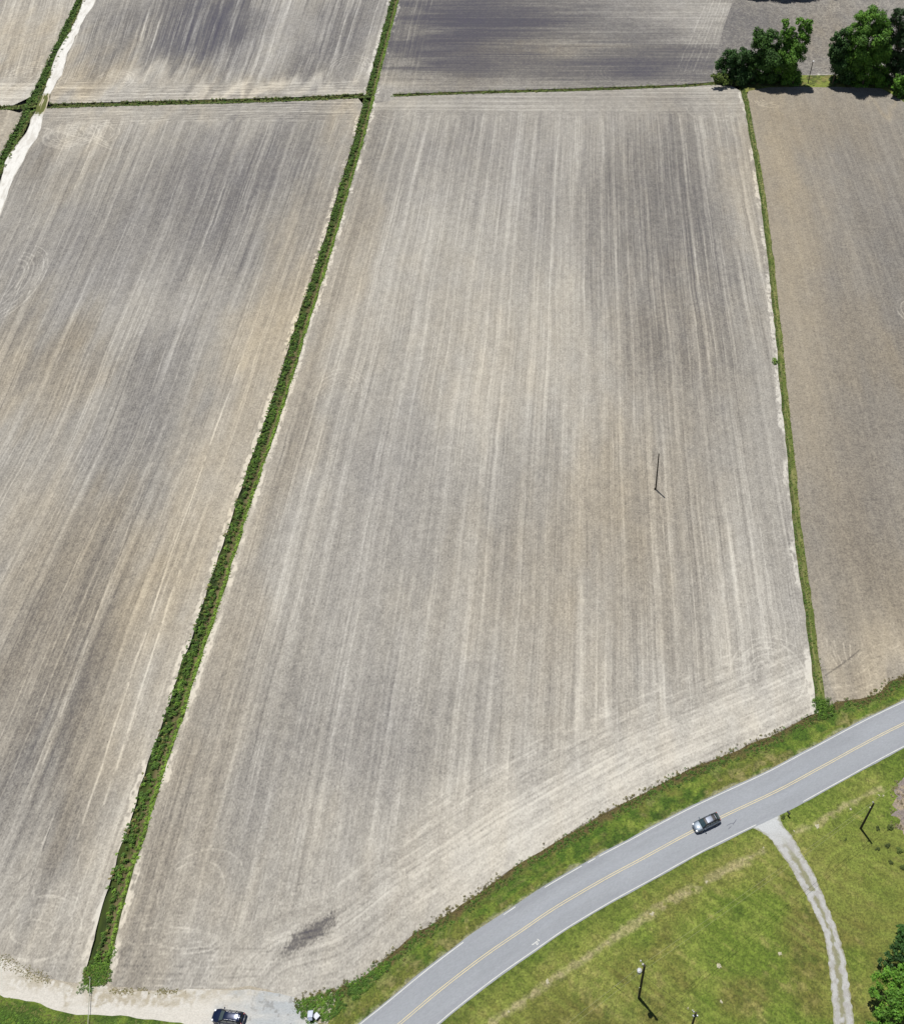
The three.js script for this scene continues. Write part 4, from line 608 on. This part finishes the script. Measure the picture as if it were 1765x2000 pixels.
tree('broadleaf_tree', 'tall tree with a forked crown of two upright prongs', 'tree', null, [67, -317.5], LQ([[1532, 45, 1.4], [1531, 56, 1.7], [1537, 68, 2.0], [1541, 80, 2.2], [1563, 43, 1.5], [1578, 45, 1.5], [1570, 55, 2.0], [1578, 62, 1.8], [1566, 72, 2.2], [1556, 86, 2.6], [1572, 78, 1.7], [1546, 100, 3.0], [1562, 98, 2.2], [1540, 118, 3.0], [1550, 116, 2.6], [1538, 136, 3.2], [1548, 140, 2.6], [1530, 150, 3.0], [1546, 156, 3.0, -2], [1532, 160, 2.8, -2], [1550, 160, 2.4, -2], [1538, 96, 3.0, 2], [1552, 112, 3.2, 2], [1534, 128, 3.4, 1], [1544, 64, 1.8]], -317.5, 33), .42, 43, C_SUN);
tree('broadleaf_tree', 'dark rounded tree at the left front of the right-hand clump', 'tree', null, [80.5, -318], LQ([[1642, 70, 2.2], [1652, 68, 2.0], [1634, 84, 2.6], [1648, 86, 3.2], [1630, 102, 2.6], [1642, 106, 3.6], [1632, 124, 3.0], [1650, 126, 3.6], [1636, 142, 2.8], [1656, 146, 3.2], [1660, 108, 3.2], [1640, 156, 3.0, -2], [1654, 160, 3.0, -2], [1642, 118, 3.6, 1], [1664, 130, 3.6, 1]], -317.5, 34), .42, 44, C_DK);
tree('broadleaf_tree', 'tallest bright topped tree in the middle of the right-hand clump', 'tree', null, [90.5, -317], LQ([[1700, 24, 2.2], [1688, 32, 2.4], [1712, 32, 2.6], [1676, 44, 2.6], [1698, 46, 3.6], [1722, 48, 2.8], [1668, 62, 2.6], [1688, 68, 4.0], [1714, 72, 4.0], [1672, 86, 3.4], [1696, 98, 4.6], [1722, 98, 3.4], [1676, 116, 3.8], [1702, 126, 4.4], [1686, 146, 4.0], [1716, 146, 3.6], [1676, 160, 3.4, -2], [1698, 160, 3.6, -2], [1718, 162, 3.4, -2], [1690, 106, 4.6, 2], [1668, 118, 3.6, 2], [1714, 112, 4.4, 2], [1694, 76, 4.4, 2]], -317, 35), .42, 45, C_SUN);
tree('broadleaf_tree', 'dark dull green tree at the top right edge behind the bright one', 'tree', null, [101.5, -318], LQ([[1757, 26, 2.4], [1748, 40, 2.4], [1764, 48, 3.0], [1748, 64, 2.8], [1762, 76, 3.2], [1746, 90, 3.0], [1760, 104, 3.6], [1742, 116, 3.0], [1756, 132, 3.6], [1738, 140, 3.2], [1780, 60, 4], [1782, 110, 4]], -319, 36), .42, 46, [S(50, 82, 40), S(60, 92, 42), S(80, 112, 52)]);
tree('shrub', 'round green shrub at the right edge below the tree clump', 'shrub', null, [102, -309.5], LQ([[1757, 152, 1.6], [1752, 164, 1.9], [1762, 168, 2.2], [1755, 178, 2.0], [1770, 182, 2.2], [1772, 158, 2.0]], -309.5, 37), .5, 47, C_SUN);
tree('shrub', 'light green brambles at the left foot of the hedgerow clump', 'shrub', null, [46.5, -315.5], LQ([[1394, 148, 1.1], [1404, 150, 1.3], [1416, 152, 1.3], [1400, 158, 1.2], [1412, 160, 1.2], [1424, 160, 1.0], [1440, 162, 1.0]], -315.5, 38), .42, 48, [S(98, 126, 44), S(114, 138, 50), S(128, 146, 60)]);
tree('broadleaf_tree', 'tree just outside the right edge beside the dull green one', 'tree', null, [113, -316], [[112, 6, -316, 5], [113, 12, -317, 5], [112, 17, -316, 4], [114, 21, -317, 3]], .7, 49, C_MD);
[[62, -391.8, 17, 5.2], [70.5, -390.6, 19, 5.6], [79, -390.8, 17, 5], [94, -391.8, 15, 3.8]].forEach(([x, z, h, r], i) => tree('broadleaf_tree', ['tree beyond the top edge casting the leftmost shadow there', 'tall tree beyond the top edge casting the middle shadow there', 'tree beyond the top edge casting the right end of the long shadow', 'small tree beyond the top edge casting the small separate shadow'][i], 'tree', null, [x, z], [[x, h * .5, z, r], [x + 1, h * .68, z - .5, r * .95], [x - 1.5, h * .6, z + .6, r * .8], [x, h * .9, z, r * .6], [x + 2, h * .55, z + 1, r * .7]], .6, 60 + i, C_MD));
const LP = l => l.map(([px, py, h, r]) => { const p = P(px, py, h); return [p[0], h, p[1], r]; });
tree('broadleaf_tree', 'bright green leafy tree in the lower right corner', 'tree', null, [44.5, -34.5], LP([[1742, 1902, 6.5, 1.6], [1718, 1914, 5, 1.2], [1760, 1925, 7.5, 1.9], [1722, 1940, 5.5, 1.2], [1706, 1938, 4, .8], [1745, 1958, 7.5, 1.8], [1722, 1975, 5, 1.3], [1712, 1992, 4, 1.1], [1745, 1995, 6.5, 1.9], [1775, 1960, 8.5, 2.2], [1725, 2020, 5, 1.6], [1760, 2030, 7, 2.2], [1792, 2000, 9, 2.4], [1790, 1920, 7, 2], [1700, 2008, 2.6, .9], [1770, 1895, 5, 1.3]]), .3, 71, C_SUN, .8);
tree('broadleaf_tree', 'smaller darker tree above the corner tree at the lower right edge', 'tree', null, [48.5, -41.5], LP([[1752, 1856, 3.6, 1.1], [1735, 1868, 2.6, .8], [1722, 1880, 2, .7], [1760, 1838, 3.4, 1.1], [1757, 1876, 3, 1], [1770, 1820, 3.6, 1.2], [1778, 1856, 4.4, 1.5], [1785, 1800, 4, 1.5], [1736, 1888, 1.8, .7], [1757, 1812, 2, .6]]), .28, 72, C_DK, .85);

// ---------------------------------------------------------------- poles and wires
const woodMat = std(S(74, 66, 54), .9), steel = std(S(176, 180, 184), .45, .6), darkSteel = std(S(58, 58, 58), .6, .3), porcelain = std(S(228, 226, 220), .35), canMat = std(S(214, 217, 222), .4);
function pole(label, base, h, r0, r1, lean = [0, 0]) {
  const t = top(new THREE.Group(), 'utility_pole'); t.position.set(base[0], 0, base[1]); tag(t, label, 'utility pole');
  part('shaft', tube([0, -.2, 0], [lean[0], h, lean[1]], r0, r1, 12), woodMat, t);
  t.userData.top = undefined; delete t.userData.top; return t;
}
function insulator(par, x, y, z, s = 1) {
  const g = new THREE.LatheGeometry([[0, 0], [.035, 0], [.045, .04], [.1, .07], [.1, .1], [.05, .13], [.09, .17], [.085, .2], [.04, .25], [0, .26]].map(p => new THREE.Vector2(p[0] * s, p[1] * s)), 10); g.translate(x, y, z);
  return part('insulator', g, porcelain, par);
}
const b1 = P(1280, 956), b2 = P(1680, 1618), b3 = P(1247, 1948), b5 = P(1577, 163), t4 = P(1359, 1978, 9.2);
const pole1 = pole('bare wooden pole standing alone in the ploughed field', b1, 10.9, .16, .12, [.12, 0]);
part('base_collar', tube([-.22, -.02, .02], [-.22, .5, .02], .12, .1, 7), woodMat, pole1);
const pole2 = pole('dark wooden pole on the lawn to the right of the driveway', b2, 10.4, .19, .14, [-.25, .25]);
insulator(pole2, -.38, 10.35, .12, 1.3); part('top_bracket', tube([-.25, 10.3, .25], [-.4, 10.36, .12], .03, .03), steel, pole2); insulator(pole2, -.45, 8.6, .2, 1.1);
const pole3 = pole('dark wooden pole with a pale transformer can on the lower lawn', b3, 15.2, .2, .15, [.25, -.3]);
insulator(pole3, .02, 15.2, -.38, 1.5); insulator(pole3, -.25, 15.1, -.85, 1.3);
part('top_bracket', tube([.2, 15.0, -.28], [-.25, 15.1, -.85], .035, .035), steel, pole3);
{
  const y = 11.9, x = -.35, z = -.28; const can = part('transformer', new THREE.LatheGeometry([[0, 0], [.27, 0], [.3, .04], [.3, .95], [.33, .96], [.33, 1.02], [.2, 1.1], [0, 1.12]].map(p => new THREE.Vector2(...p)), 20).translate(x, y, z), canMat, pole3);
  part('bushing', tube([x, y + 1.08, z + .1], [x, y + 1.36, z + .14], .05, .035), porcelain, can); for (const q of [.2, .8]) part('mount', tube([x, y + q, z], [.15, y + q, -.24], .05, .05), darkSteel, pole3);
  part('conduit', tube([-.16, 0, .12], [-.1, 5.5, .04], .035, .035), steel, pole3);
}
const anchor = P(1200, 1926); part('guy_wire', tube([.1, 12.4, -.25], [anchor[0] - b3[0], .05, anchor[1] - b3[1]], .012, .012), steel, pole3);
{ const a = [anchor[0] - b3[0], .05, anchor[1] - b3[1]], d = [.1 - a[0], 12.35, -.25 - a[2]], L = Math.hypot(...d), k = 2.0 / L; part('guy_guard', tube(a, [a[0] + d[0] * k, a[1] + d[1] * k, a[2] + d[2] * k], .045, .045), std(S(206, 200, 160), .6), pole3); }
const pole4 = pole('short pole with meter hardware cut by the bottom edge', [t4[0], t4[1]], 9.2, .17, .13, [0, 0]);
insulator(pole4, -.3, 9.05, -.12, 1.1); part('top_bracket', tube([0, 9.0, 0], [-.42, 9.12, -.2], .035, .035), steel, pole4); insulator(pole4, -.45, 9.1, -.3, 1);
part('lamp_head', new THREE.SphereGeometry(.17, 12, 8).scale(1, .7, 1).translate(-.26, 8.1, .1), canMat, pole4); part('meter_box', new RoundedBoxGeometry(.3, .6, .22, 2, .03).translate(.22, 7.6, .05), steel, pole4);
const pole5 = pole('distant thin pole with a white lamp between the two tree clumps', b5, 7.2, .15, .11, [.45, -.1]);
part('lamp_arm', tube([.44, 7.0, -.1], [.62, 7.35, -.12], .05, .04), steel, pole5); part('lamp_head', new THREE.SphereGeometry(.26, 12, 8).scale(1.25, .6, 1).translate(.64, 7.38, -.12), std([.85, .86, .88], .35), pole5);
function wire(label, a, b, sag, r = .014, col = steel) {
  const pts = []; for (let k = 0; k <= 24; k++) { const t = k / 24; pts.push(new THREE.Vector3(a[0] + (b[0] - a[0]) * t, a[1] + (b[1] - a[1]) * t - sag * 4 * t * (1 - t), a[2] + (b[2] - a[2]) * t)); }
  const m = top(new THREE.Mesh(new THREE.TubeGeometry(new THREE.CatmullRomCurve3(pts), 40, r, 5), col), 'power_line'); tag(m, label, 'power line');
}
const alu = std(S(172, 174, 128), .7);
const T2 = [b2[0] - .38, 10.7, b2[1] + .12], T2b = [b2[0] - .45, 8.8, b2[1] + .2], T3 = [b3[0] + .02, 15.5, b3[1] - .38], T3b = [b3[0] - .05, 12.6, b3[1] - .2];
wire('upper overhead wire between the two lawn poles', T3, T2, .5, .017, alu); wire('lower overhead wire between the two lawn poles', T3b, T2b, .6, .017, alu);
const dir = [b2[0] - b3[0], b2[1] - b3[1]];
wire('upper wire running from the transformer pole off the lower edge', T3, [b3[0] - dir[0] * .9, 14, b3[1] - dir[1] * .9], .5, .017, alu); wire('lower wire running from the transformer pole off the lower edge', T3b, [b3[0] - dir[0] * .9, 11.6, b3[1] - dir[1] * .9], .6, .017, alu);
wire('upper wire running from the right-hand lawn pole off the right edge', T2, [b2[0] + dir[0], 12, b2[1] + dir[1]], .5, .016, alu);
wire('service wire from the transformer pole to the short pole', [b3[0] + .2, 11.2, b3[1] - .2], [t4[0] - .2, 9.1, t4[1]], .4, .016, darkSteel);

// ---------------------------------------------------------------- cars
function loft(sections, close = true) { // sections: arrays of [x, y, z], equal length, lying across the car
  const n = sections[0].length, pos = [], idx = []; sections.forEach((s, i) => s.forEach((p, k) => { pos.push(...p); if (i && k) { const q = i * n + k; idx.push(q - n - 1, q - 1, q - n, q - n, q - 1, q); } }));
  if (close) for (const i of [0, sections.length - 1]) { const s = sections[i], c = [0, 0, 0]; s.forEach(p => { c[0] += p[0] / n; c[1] += p[1] / n; c[2] += p[2] / n; }); const ci = pos.length / 3; pos.push(...c); for (let k = 1; k < n; k++) i ? idx.push(ci, i * n + k, i * n + k - 1) : idx.push(ci, k - 1, k); }
  const g = new THREE.BufferGeometry(); g.setAttribute('position', new THREE.Float32BufferAttribute(pos, 3)); g.setIndex(idx); g.computeVertexNormals(); return g;
}
function car(name, label, at, heading, o) { // nose along -x before turning; length about 4.7 m
  const t = top(new THREE.Group(), name); t.position.set(at[0], .012, at[1]); t.rotation.y = heading; tag(t, label, 'car');
  const paint = new THREE.MeshPhysicalMaterial({ color: new THREE.Color().setRGB(...o.paint), metalness: o.metal, roughness: o.rough, clearcoat: 1, clearcoatRoughness: .06 });
  const glass = new THREE.MeshPhysicalMaterial({ color: new THREE.Color().setRGB(...o.glass), roughness: .06, metalness: .0, clearcoat: 1, clearcoatRoughness: .03 }), black = std([.012, .012, .014], .5), rubber = std([.02, .02, .02], .9), chrome = std([.6, .61, .63], .25, .9), lens = std([.75, .77, .8], .12), red = std([.35, .02, .02], .25);
  // lower body: half-width, sill height, shoulder height per station
  const st = [[-2.32, .5, .36, .62], [-2.26, .68, .28, .74], [-2.05, .83, .25, .86], [-1.6, .9, .24, .95], [-1.1, .92, .24, 1.0], [-.7, .92, .24, 1.03], [.4, .925, .24, 1.05], [1.4, .92, .24, 1.07], [1.95, .88, .26, 1.06], [2.22, .8, .3, 1.02], [2.34, .68, .36, .92]];
  const sec = (x, w, y0, y1) => [[x, y0, -w * .9], [x, y0 + .1, -w * .98], [x, (y0 + y1) / 2, -w], [x, y1 - .12, -w * .985], [x, y1 - .03, -w * .93], [x, y1 + .02, -w * .74], [x, y1 + .045, -w * .35], [x, y1 + .05, 0], [x, y1 + .045, w * .35], [x, y1 + .02, w * .74], [x, y1 - .03, w * .93], [x, y1 - .12, w * .985], [x, (y0 + y1) / 2, w], [x, y0 + .1, w * .98], [x, y0, w * .9]];
  const body = part('body', loft(st.map(s => sec(...s))), paint, t);
  for (const s of [-1, 1]) part('hood_seam', tube([-2.0, .925, s * .62], [-1.08, 1.05, s * .72], .008, .008), black, body);
  // greenhouse
  const cs = [[-1.12, .8, 1.0, .72, 1.02], [-.42, .8, 1.02, .6, 1.5], [-.2, .8, 1.02, .585, o.h - .02], [.6, .8, 1.04, .59, o.h], [1.5, .79, 1.05, .575, o.h - .03], [1.78, .78, 1.05, .56, o.h - .1], [2.2, .72, 1.0, .62, 1.1]];
  const gs = (x, wb, yb, wt, yt) => [[x, yb - .06, -wb], [x, yb + .05, -wb * .995], [x, yb + (yt - yb) * .55, -(wb + wt) / 2 * 1.01], [x, yt - .05, -wt * 1.03], [x, yt - .005, -wt * .92], [x, yt + .02, -wt * .5], [x, yt + .025, 0], [x, yt + .02, wt * .5], [x, yt - .005, wt * .92], [x, yt - .05, wt * 1.03], [x, yb + (yt - yb) * .55, (wb + wt) / 2 * 1.01], [x, yb + .05, wb * .995], [x, yb - .06, wb]];
  const cabin = part('greenhouse', loft(cs.map(s => gs(...s))), black, t);
  const quad = (pts, lift) => { const [a, b, c, d] = pts.map(p => new THREE.Vector3(...p)), rows = []; for (let i = 0; i <= 6; i++) { const r = []; for (let k = 0; k <= 8; k++) { const u = k / 8, v = i / 6, p = a.clone().lerp(b, u).lerp(d.clone().lerp(c, u), v), e = b.clone().sub(a).cross(d.clone().sub(a)).normalize(); if (e.y < 0) e.negate(); p.addScaledVector(e, lift + .03 * (1 - Math.pow(2 * u - 1, 2))); r.push([p.x, p.y, p.z]); } rows.push(r); } return loft(rows, false); };
  part('windshield', quad([[-1.08, 1.07, -.68], [-1.08, 1.07, .68], [-.42, 1.52, .55], [-.42, 1.52, -.55]], .012), glass, t);
  part('rear_window', quad([[2.1, 1.16, .58], [2.1, 1.16, -.58], [1.74, o.h - .1, -.5], [1.74, o.h - .1, .5]], .02), glass, t);
  const rs = (x, w, y) => [[x, y - .03, -w], [x, y + .012, -w * .93], [x, y + .034, -w * .5], [x, y + .042, 0], [x, y + .034, w * .5], [x, y + .012, w * .93], [x, y - .03, w]];
  if (o.split) { part('roof_panel', loft([rs(-.02, .56, o.h + .0), rs(.5, .565, o.h + .005), rs(.98, .56, o.h - .01)]), o.roof, t); part('sunroof', loft([rs(1.04, .52, o.h - .02), rs(1.5, .51, o.h - .035)]), black, t); part('spoiler', loft([rs(1.56, .53, o.h - .04), rs(1.62, .53, o.h - .045)]), o.roof, t); }
  else { part('roof_panel', loft([rs(-.38, .5, o.h - .07), rs(-.2, .56, o.h - .02), rs(.3, .58, o.h), rs(1.1, .575, o.h - .005), rs(1.6, .56, o.h - .03), rs(1.86, .52, o.h - .08)]), paint, t); part('spoiler', loft([rs(1.86, .54, o.h - .09), rs(1.98, .52, o.h - .12)]), paint, t); }
  for (const s of [-1, 1]) {
    part('roof_rail', mergeGeometries([tube([-.1, o.h + .045, s * .5], [1.55, o.h + .03, s * .49], .022, .022), tube([-.1, o.h, s * .5], [-.1, o.h + .045, s * .5], .02, .02), tube([1.55, o.h - .03, s * .49], [1.55, o.h + .03, s * .49], .02, .02)]), o.split ? black : chrome, t);
    for (const [xa, xb, xc, xd] of [[-.86, .24, .18, -.3], [.32, 1.2, 1.15, .3], [1.28, 1.86, 1.6, 1.24]]) { const Y = 1.09, Z = .8, Y2 = o.h - .1, Z2 = .635; const g = new THREE.BufferGeometry(); g.setAttribute('position', new THREE.Float32BufferAttribute([xa, Y, s * (Z + .012), xb, Y, s * (Z + .012), xc, Y2, s * (Z2 + .012), xa, Y, s * (Z + .012), xc, Y2, s * (Z2 + .012), xd, Y2, s * (Z2 + .012)], 3)); g.computeVertexNormals(); const gm = part('side_window', g, glass, t); gm.material = glass; }
    const mg = new THREE.SphereGeometry(.13, 12, 8).scale(.75, .75, 1.1).translate(-.78, 1.14, s * 1.02); const mir = part('mirror', mergeGeometries([mg, tube([-.76, 1.08, s * .86], [-.78, 1.12, s * .98], .035, .03)]), paint, t);
    part('headlight', new THREE.SphereGeometry(.2, 12, 8).scale(1.0, .5, .85).translate(-2.05, .82, s * .62), lens, t);
    part('taillight', new RoundedBoxGeometry(.1, .26, .22, 2, .04).translate(2.22, .98, s * .66), red, t);
    for (const x of [-1.42, 1.4]) { const w = part('wheel', new THREE.TorusGeometry(.27, .09, 10, 24).scale(1, 1, 1.2).translate(x, .36, s * .86), rubber, t); part('rim', new THREE.CylinderGeometry(.21, .21, .1, 16).rotateX(Math.PI / 2).translate(x, .36, s * .9), chrome, w); }
    for (const q of [.05, 1.05]) part('door_handle', new THREE.BoxGeometry(.16, .03, .03).translate(q, .985, s * .925), paint, t);
  }
  part('grille', new RoundedBoxGeometry(.06, .2, .8, 2, .02).translate(-2.3, .56, 0), black, t); part('bumper', new RoundedBoxGeometry(.14, .16, 1.5, 2, .05).translate(2.3, .5, 0), black, t); part('license_plate', new THREE.BoxGeometry(.02, .14, .3).translate(2.375, .78, 0), lens, t);
  part('wiper', tube([-1.08, 1.1, -.3], [-.98, 1.17, .35], .012, .01), black, t); part('wiper', tube([-1.1, 1.09, .1], [-.99, 1.165, .62], .012, .01), black, t);
  return shadow(t);
}
{
  const c = P(1378, 1610), a = P(1300, 1648), b = P(1460, 1572), h = Math.atan2(-(b[1] - a[1]), b[0] - a[0]);
  car('car', 'grey hatchback with a pale roof panel driving along the road', [c[0], c[1]], h, { paint: S(112, 126, 142), metal: .3, rough: .45, glass: [.03, .055, .065], h: 1.56, split: true, roof: new THREE.MeshPhysicalMaterial({ color: new THREE.Color().setRGB(...S(158, 166, 184)), metalness: .3, roughness: .4, clearcoat: .5 }) });
  const d = P(449, 1989);
  car('car', 'dark navy blue estate car parked on the gravel pull-off', [d[0], d[1]], -.12, { paint: [.006, .013, .045], metal: .35, rough: .2, glass: [.04, .06, .065], h: 1.66, split: false });
}

// ---------------------------------------------------------------- small things
{ // mailbox on a post beside the driveway
  const b = P(1538.5, 1594), t = top(new THREE.Group(), 'mailbox'); t.position.set(b[0], 0, b[1]); t.rotation.y = .6; tag(t, 'dark mailbox on a short post at the driveway mouth', 'mailbox');
  const dk = std([.012, .012, .013], .5);
  part('post', new RoundedBoxGeometry(.12, 1.15, .12, 2, .015).translate(0, .55, 0), woodMat, t); part('arm', new RoundedBoxGeometry(.1, .09, .62, 2, .01).translate(0, 1.02, -.12), woodMat, t);
  const sh = new THREE.Shape(); sh.moveTo(-.13, 0); sh.lineTo(.13, 0); sh.lineTo(.13, .16); sh.absarc(0, .16, .13, 0, Math.PI); sh.lineTo(-.13, 0);
  const box = part('box', new THREE.ExtrudeGeometry(sh, { depth: .56, bevelEnabled: true, bevelSize: .008, bevelThickness: .008, bevelSegments: 2 }).translate(0, 1.07, -.42), dk, t);
  part('flag', new THREE.BoxGeometry(.012, .14, .06).translate(.15, 1.3, -.1), std([.4, .03, .03], .5), box); part('number_plate', new THREE.BoxGeometry(.14, .1, .01).translate(.0, .78, .07), porcelain, t);
}
{ // two bins at the edge of the rank grass
  const bin = (label, p, turn, mat, open) => {
    const b = P(...p), t = top(new THREE.Group(), 'wheeled_bin'); t.position.set(b[0], 0, b[1]); t.rotation.y = turn; tag(t, label, 'bin');
    const sec = (y, w, d) => [[-w, y, -d], [w, y, -d], [w, y, d], [-w, y, d], [-w, y, -d]];
    part('body', loft([sec(.06, .24, .27), sec(.5, .28, .33), sec(.98, .33, .4)]), mat, t);
    part('rim', new RoundedBoxGeometry(.72, .07, .86, 2, .02).translate(0, .99, 0), mat, t);
    const lid = part('lid', mergeGeometries([new RoundedBoxGeometry(.74, .07, .9, 3, .03), new RoundedBoxGeometry(.5, .03, .6, 2, .012).translate(0, .045, 0)]).translate(0, 1.06, 0), open, t);
    part('handle', tube([-.26, 1.0, -.5], [.26, 1.0, -.5], .022, .022), mat, t); part('handle', tube([-.2, .86, .44], [.2, .86, .44], .02, .02), mat, t);
    for (const s of [-1, 1]) part('wheel', new THREE.CylinderGeometry(.13, .13, .06, 16).rotateZ(Math.PI / 2).translate(s * .29, .13, -.3), darkSteel, t);
    return t;
  };
  const a = bin('blue-grey wheeled bin standing at the gravel edge', [609.5, 1984], .08, std(S(150, 164, 182), .5), std(S(196, 206, 226), .5));
  // its raised front box
  part('front_flap', new RoundedBoxGeometry(.62, .05, .42, 2, .02).rotateX(.5).translate(0, .9, .6), std(S(180, 192, 214), .5), a);
  bin('pale square topped bin turned askew in the tall grass', [620, 1986], .86, std(S(170, 178, 186), .5), std(S(216, 222, 232), .5)).scale.set(1, .55, .86);
}
{ // cable gate across the farm track
  const a = P(180, 1912), b = P(174, 2030), t = top(new THREE.Group(), 'track_barrier'); t.position.set(a[0], 0, a[1]); tag(t, 'thin grey bar barrier across the pale farm track', 'barrier');
  const d = [b[0] - a[0], b[1] - a[1]];
  part('bar', tube([0, .62, 0], [d[0], .5, d[1]], .045, .045, 8), std(S(178, 180, 168), .5, .3), t);
  part('post', tube([0, -.1, 0], [0, .95, 0], .07, .07, 8), std(S(190, 190, 178), .6), t); part('post', tube([d[0], -.1, d[1]], [d[0], .8, d[1]], .07, .07, 8), std(S(190, 190, 178), .6), t);
}
{ // plank across the long ditch
  const p = P(573, 697), m = part('plank', new RoundedBoxGeometry(3.0, .08, .26, 1, .02), std(S(74, 58, 44), .9), scene); m.position.set(p[0] + .1, -.12, p[1]); m.rotation.y = -.05; m.rotation.z = .03; m.name = numbered('plank'); tag(m, 'dark plank lying across the long ditch', 'plank');
}
// pale sandy mounds and litter on the lawn
const moundMat = std(S(206, 200, 172), .95);
function mound(px, py, r, h, label, seed) {
  const g = new THREE.SphereGeometry(1, 16, 8, 0, 6.2832, 0, Math.PI / 2), q = g.attributes.position;
  for (let i = 0; i < q.count; i++) { const x = q.getX(i), y = q.getY(i), z = q.getZ(i), k = 1 + (fbm(x * 2.2 + 9, z * 2.2 + seed * 3, seed, 3) - .5) * 2.2; q.setXYZ(i, x * r * .8 * k, y * h * .6 * (.3 + 1.4 * vn(x * 4 + seed, z * 4, seed)), z * r * k * .6); }
  g.computeVertexNormals(); const b = P(px, py), m = top(new THREE.Mesh(g, moundMat), 'sand_mound'); m.position.set(b[0], -.01, b[1]); m.rotation.y = seed; tag(m, label, 'sand mound', 'pale sand mounds on the lawn');
}
[[1596, 1613, .62, .16, 'widest pale sand mound right of the driveway mouth'], [1660, 1580, .36, .18, 'round pale sand mound up and left of the right-hand lawn pole'], [1716, 1553, .34, .14, 'left one of two white mounds above the right-hand lawn pole'], [1724.5, 1554, .28, .13, 'right one of two white mounds above the right-hand lawn pole'], [1550, 1623, .2, .12, 'tiny pale mound at the right edge of the driveway near its mouth'], [1379, 1722, .4, .13, 'pale mound on the tan trail midway along the lawn'], [1522, 1863, .45, .16, 'pale mound on the bright green grass left of the driveway'], [1404, 1886, .5, .16, 'pale mound up and right of the transformer pole'], [1408, 1957, .4, .12, 'pale mound above the short pole near the bottom edge'], [1343, 1969, .24, .12, 'small white mound just left of the short pole'], [1069, 1917, .5, .16, 'pale mound beside the tan trail near the road'], [993, 1976, .28, .12, 'small pale mound beside the trail at the bottom'], [1273, 1785, .5, .12, 'flat pale mound on the tan trail near its middle'], [1490, 1655, .24, .14, 'small white mound left of the driveway bend'], [618, 1954, .32, .16, 'pale mound in the rank grass above the bins'], [653, 1949, .3, .14, 'pale mound in the rank grass right of the bins']].forEach((m, i) => mound(m[0], m[1], m[2] * .82, m[3], m[4], i + 1));
// dark weed clumps on the right of the lawn
{
  const mk = (px, py, s, label, seed) => { const b = P(px, py), R = rng(seed), gs = []; for (let k = 0; k < 5; k++) { const g = GEO.bush.clone(); const q = s * (.5 + .5 * R()); g.rotateY(R() * 6); g.scale(q, q * .8, q); g.translate((R() - .5) * s, 0, (R() - .5) * s); gs.push(g); } const m = top(new THREE.Mesh(mergeGeometries(gs), std(V(S(84, 100, 38), R()), .85, 0, { side: THREE.DoubleSide })), 'weed_clump'); m.position.set(b[0], 0, b[1]); tag(m, label, 'weed', 'dark weed clumps on the right side of the lawn'); };
  [[1713, 1618, .45, 'small dark weed clump just right of the right-hand lawn pole'], [1735, 1617, .75, 'larger dark weed clump near the bare earth patch'], [1712, 1657, .5, 'dark weed clump below the tip of the right-hand pole shadow'], [1732, 1651, .55, 'dark weed clump right of the one below the pole shadow tip'], [1756, 1662, .8, 'broad dark weed clump at the right edge under the bare patch'], [1650, 1640, .3, 'tiny dark weed left of the right-hand lawn pole shadow'], [1738, 1684, .5, 'dark weed clump in the swirled grass near the right edge'], [1760, 1694, .7, 'lowest dark weed clump at the right edge'], [1529, 1597, .5, 'dark weed between the mailbox and the driveway']].forEach((m, i) => mk(m[0], m[1], m[2], m[3], 90 + i));
  const c = P(1523, 706), R = rng(5); const gs = []; for (let k = 0; k < 7; k++) { const g = GEO.bush.clone(), q = .5 + .4 * R(); g.rotateY(R() * 6); g.scale(q, q, q); g.translate((R() - .5) * .9, 0, (R() - .5) * 2.2); gs.push(g); } const m = top(new THREE.Mesh(mergeGeometries(gs), std(S(112, 146, 52), .85, 0, { side: THREE.DoubleSide })), 'weed_clump'); m.position.set(c[0] - 1.4, 0, c[1]); tag(m, 'bright green bush on the left bank of the narrow right ditch', 'bush');
}
scene.environmentIntensity = 1;
renderer.render(scene, camera);
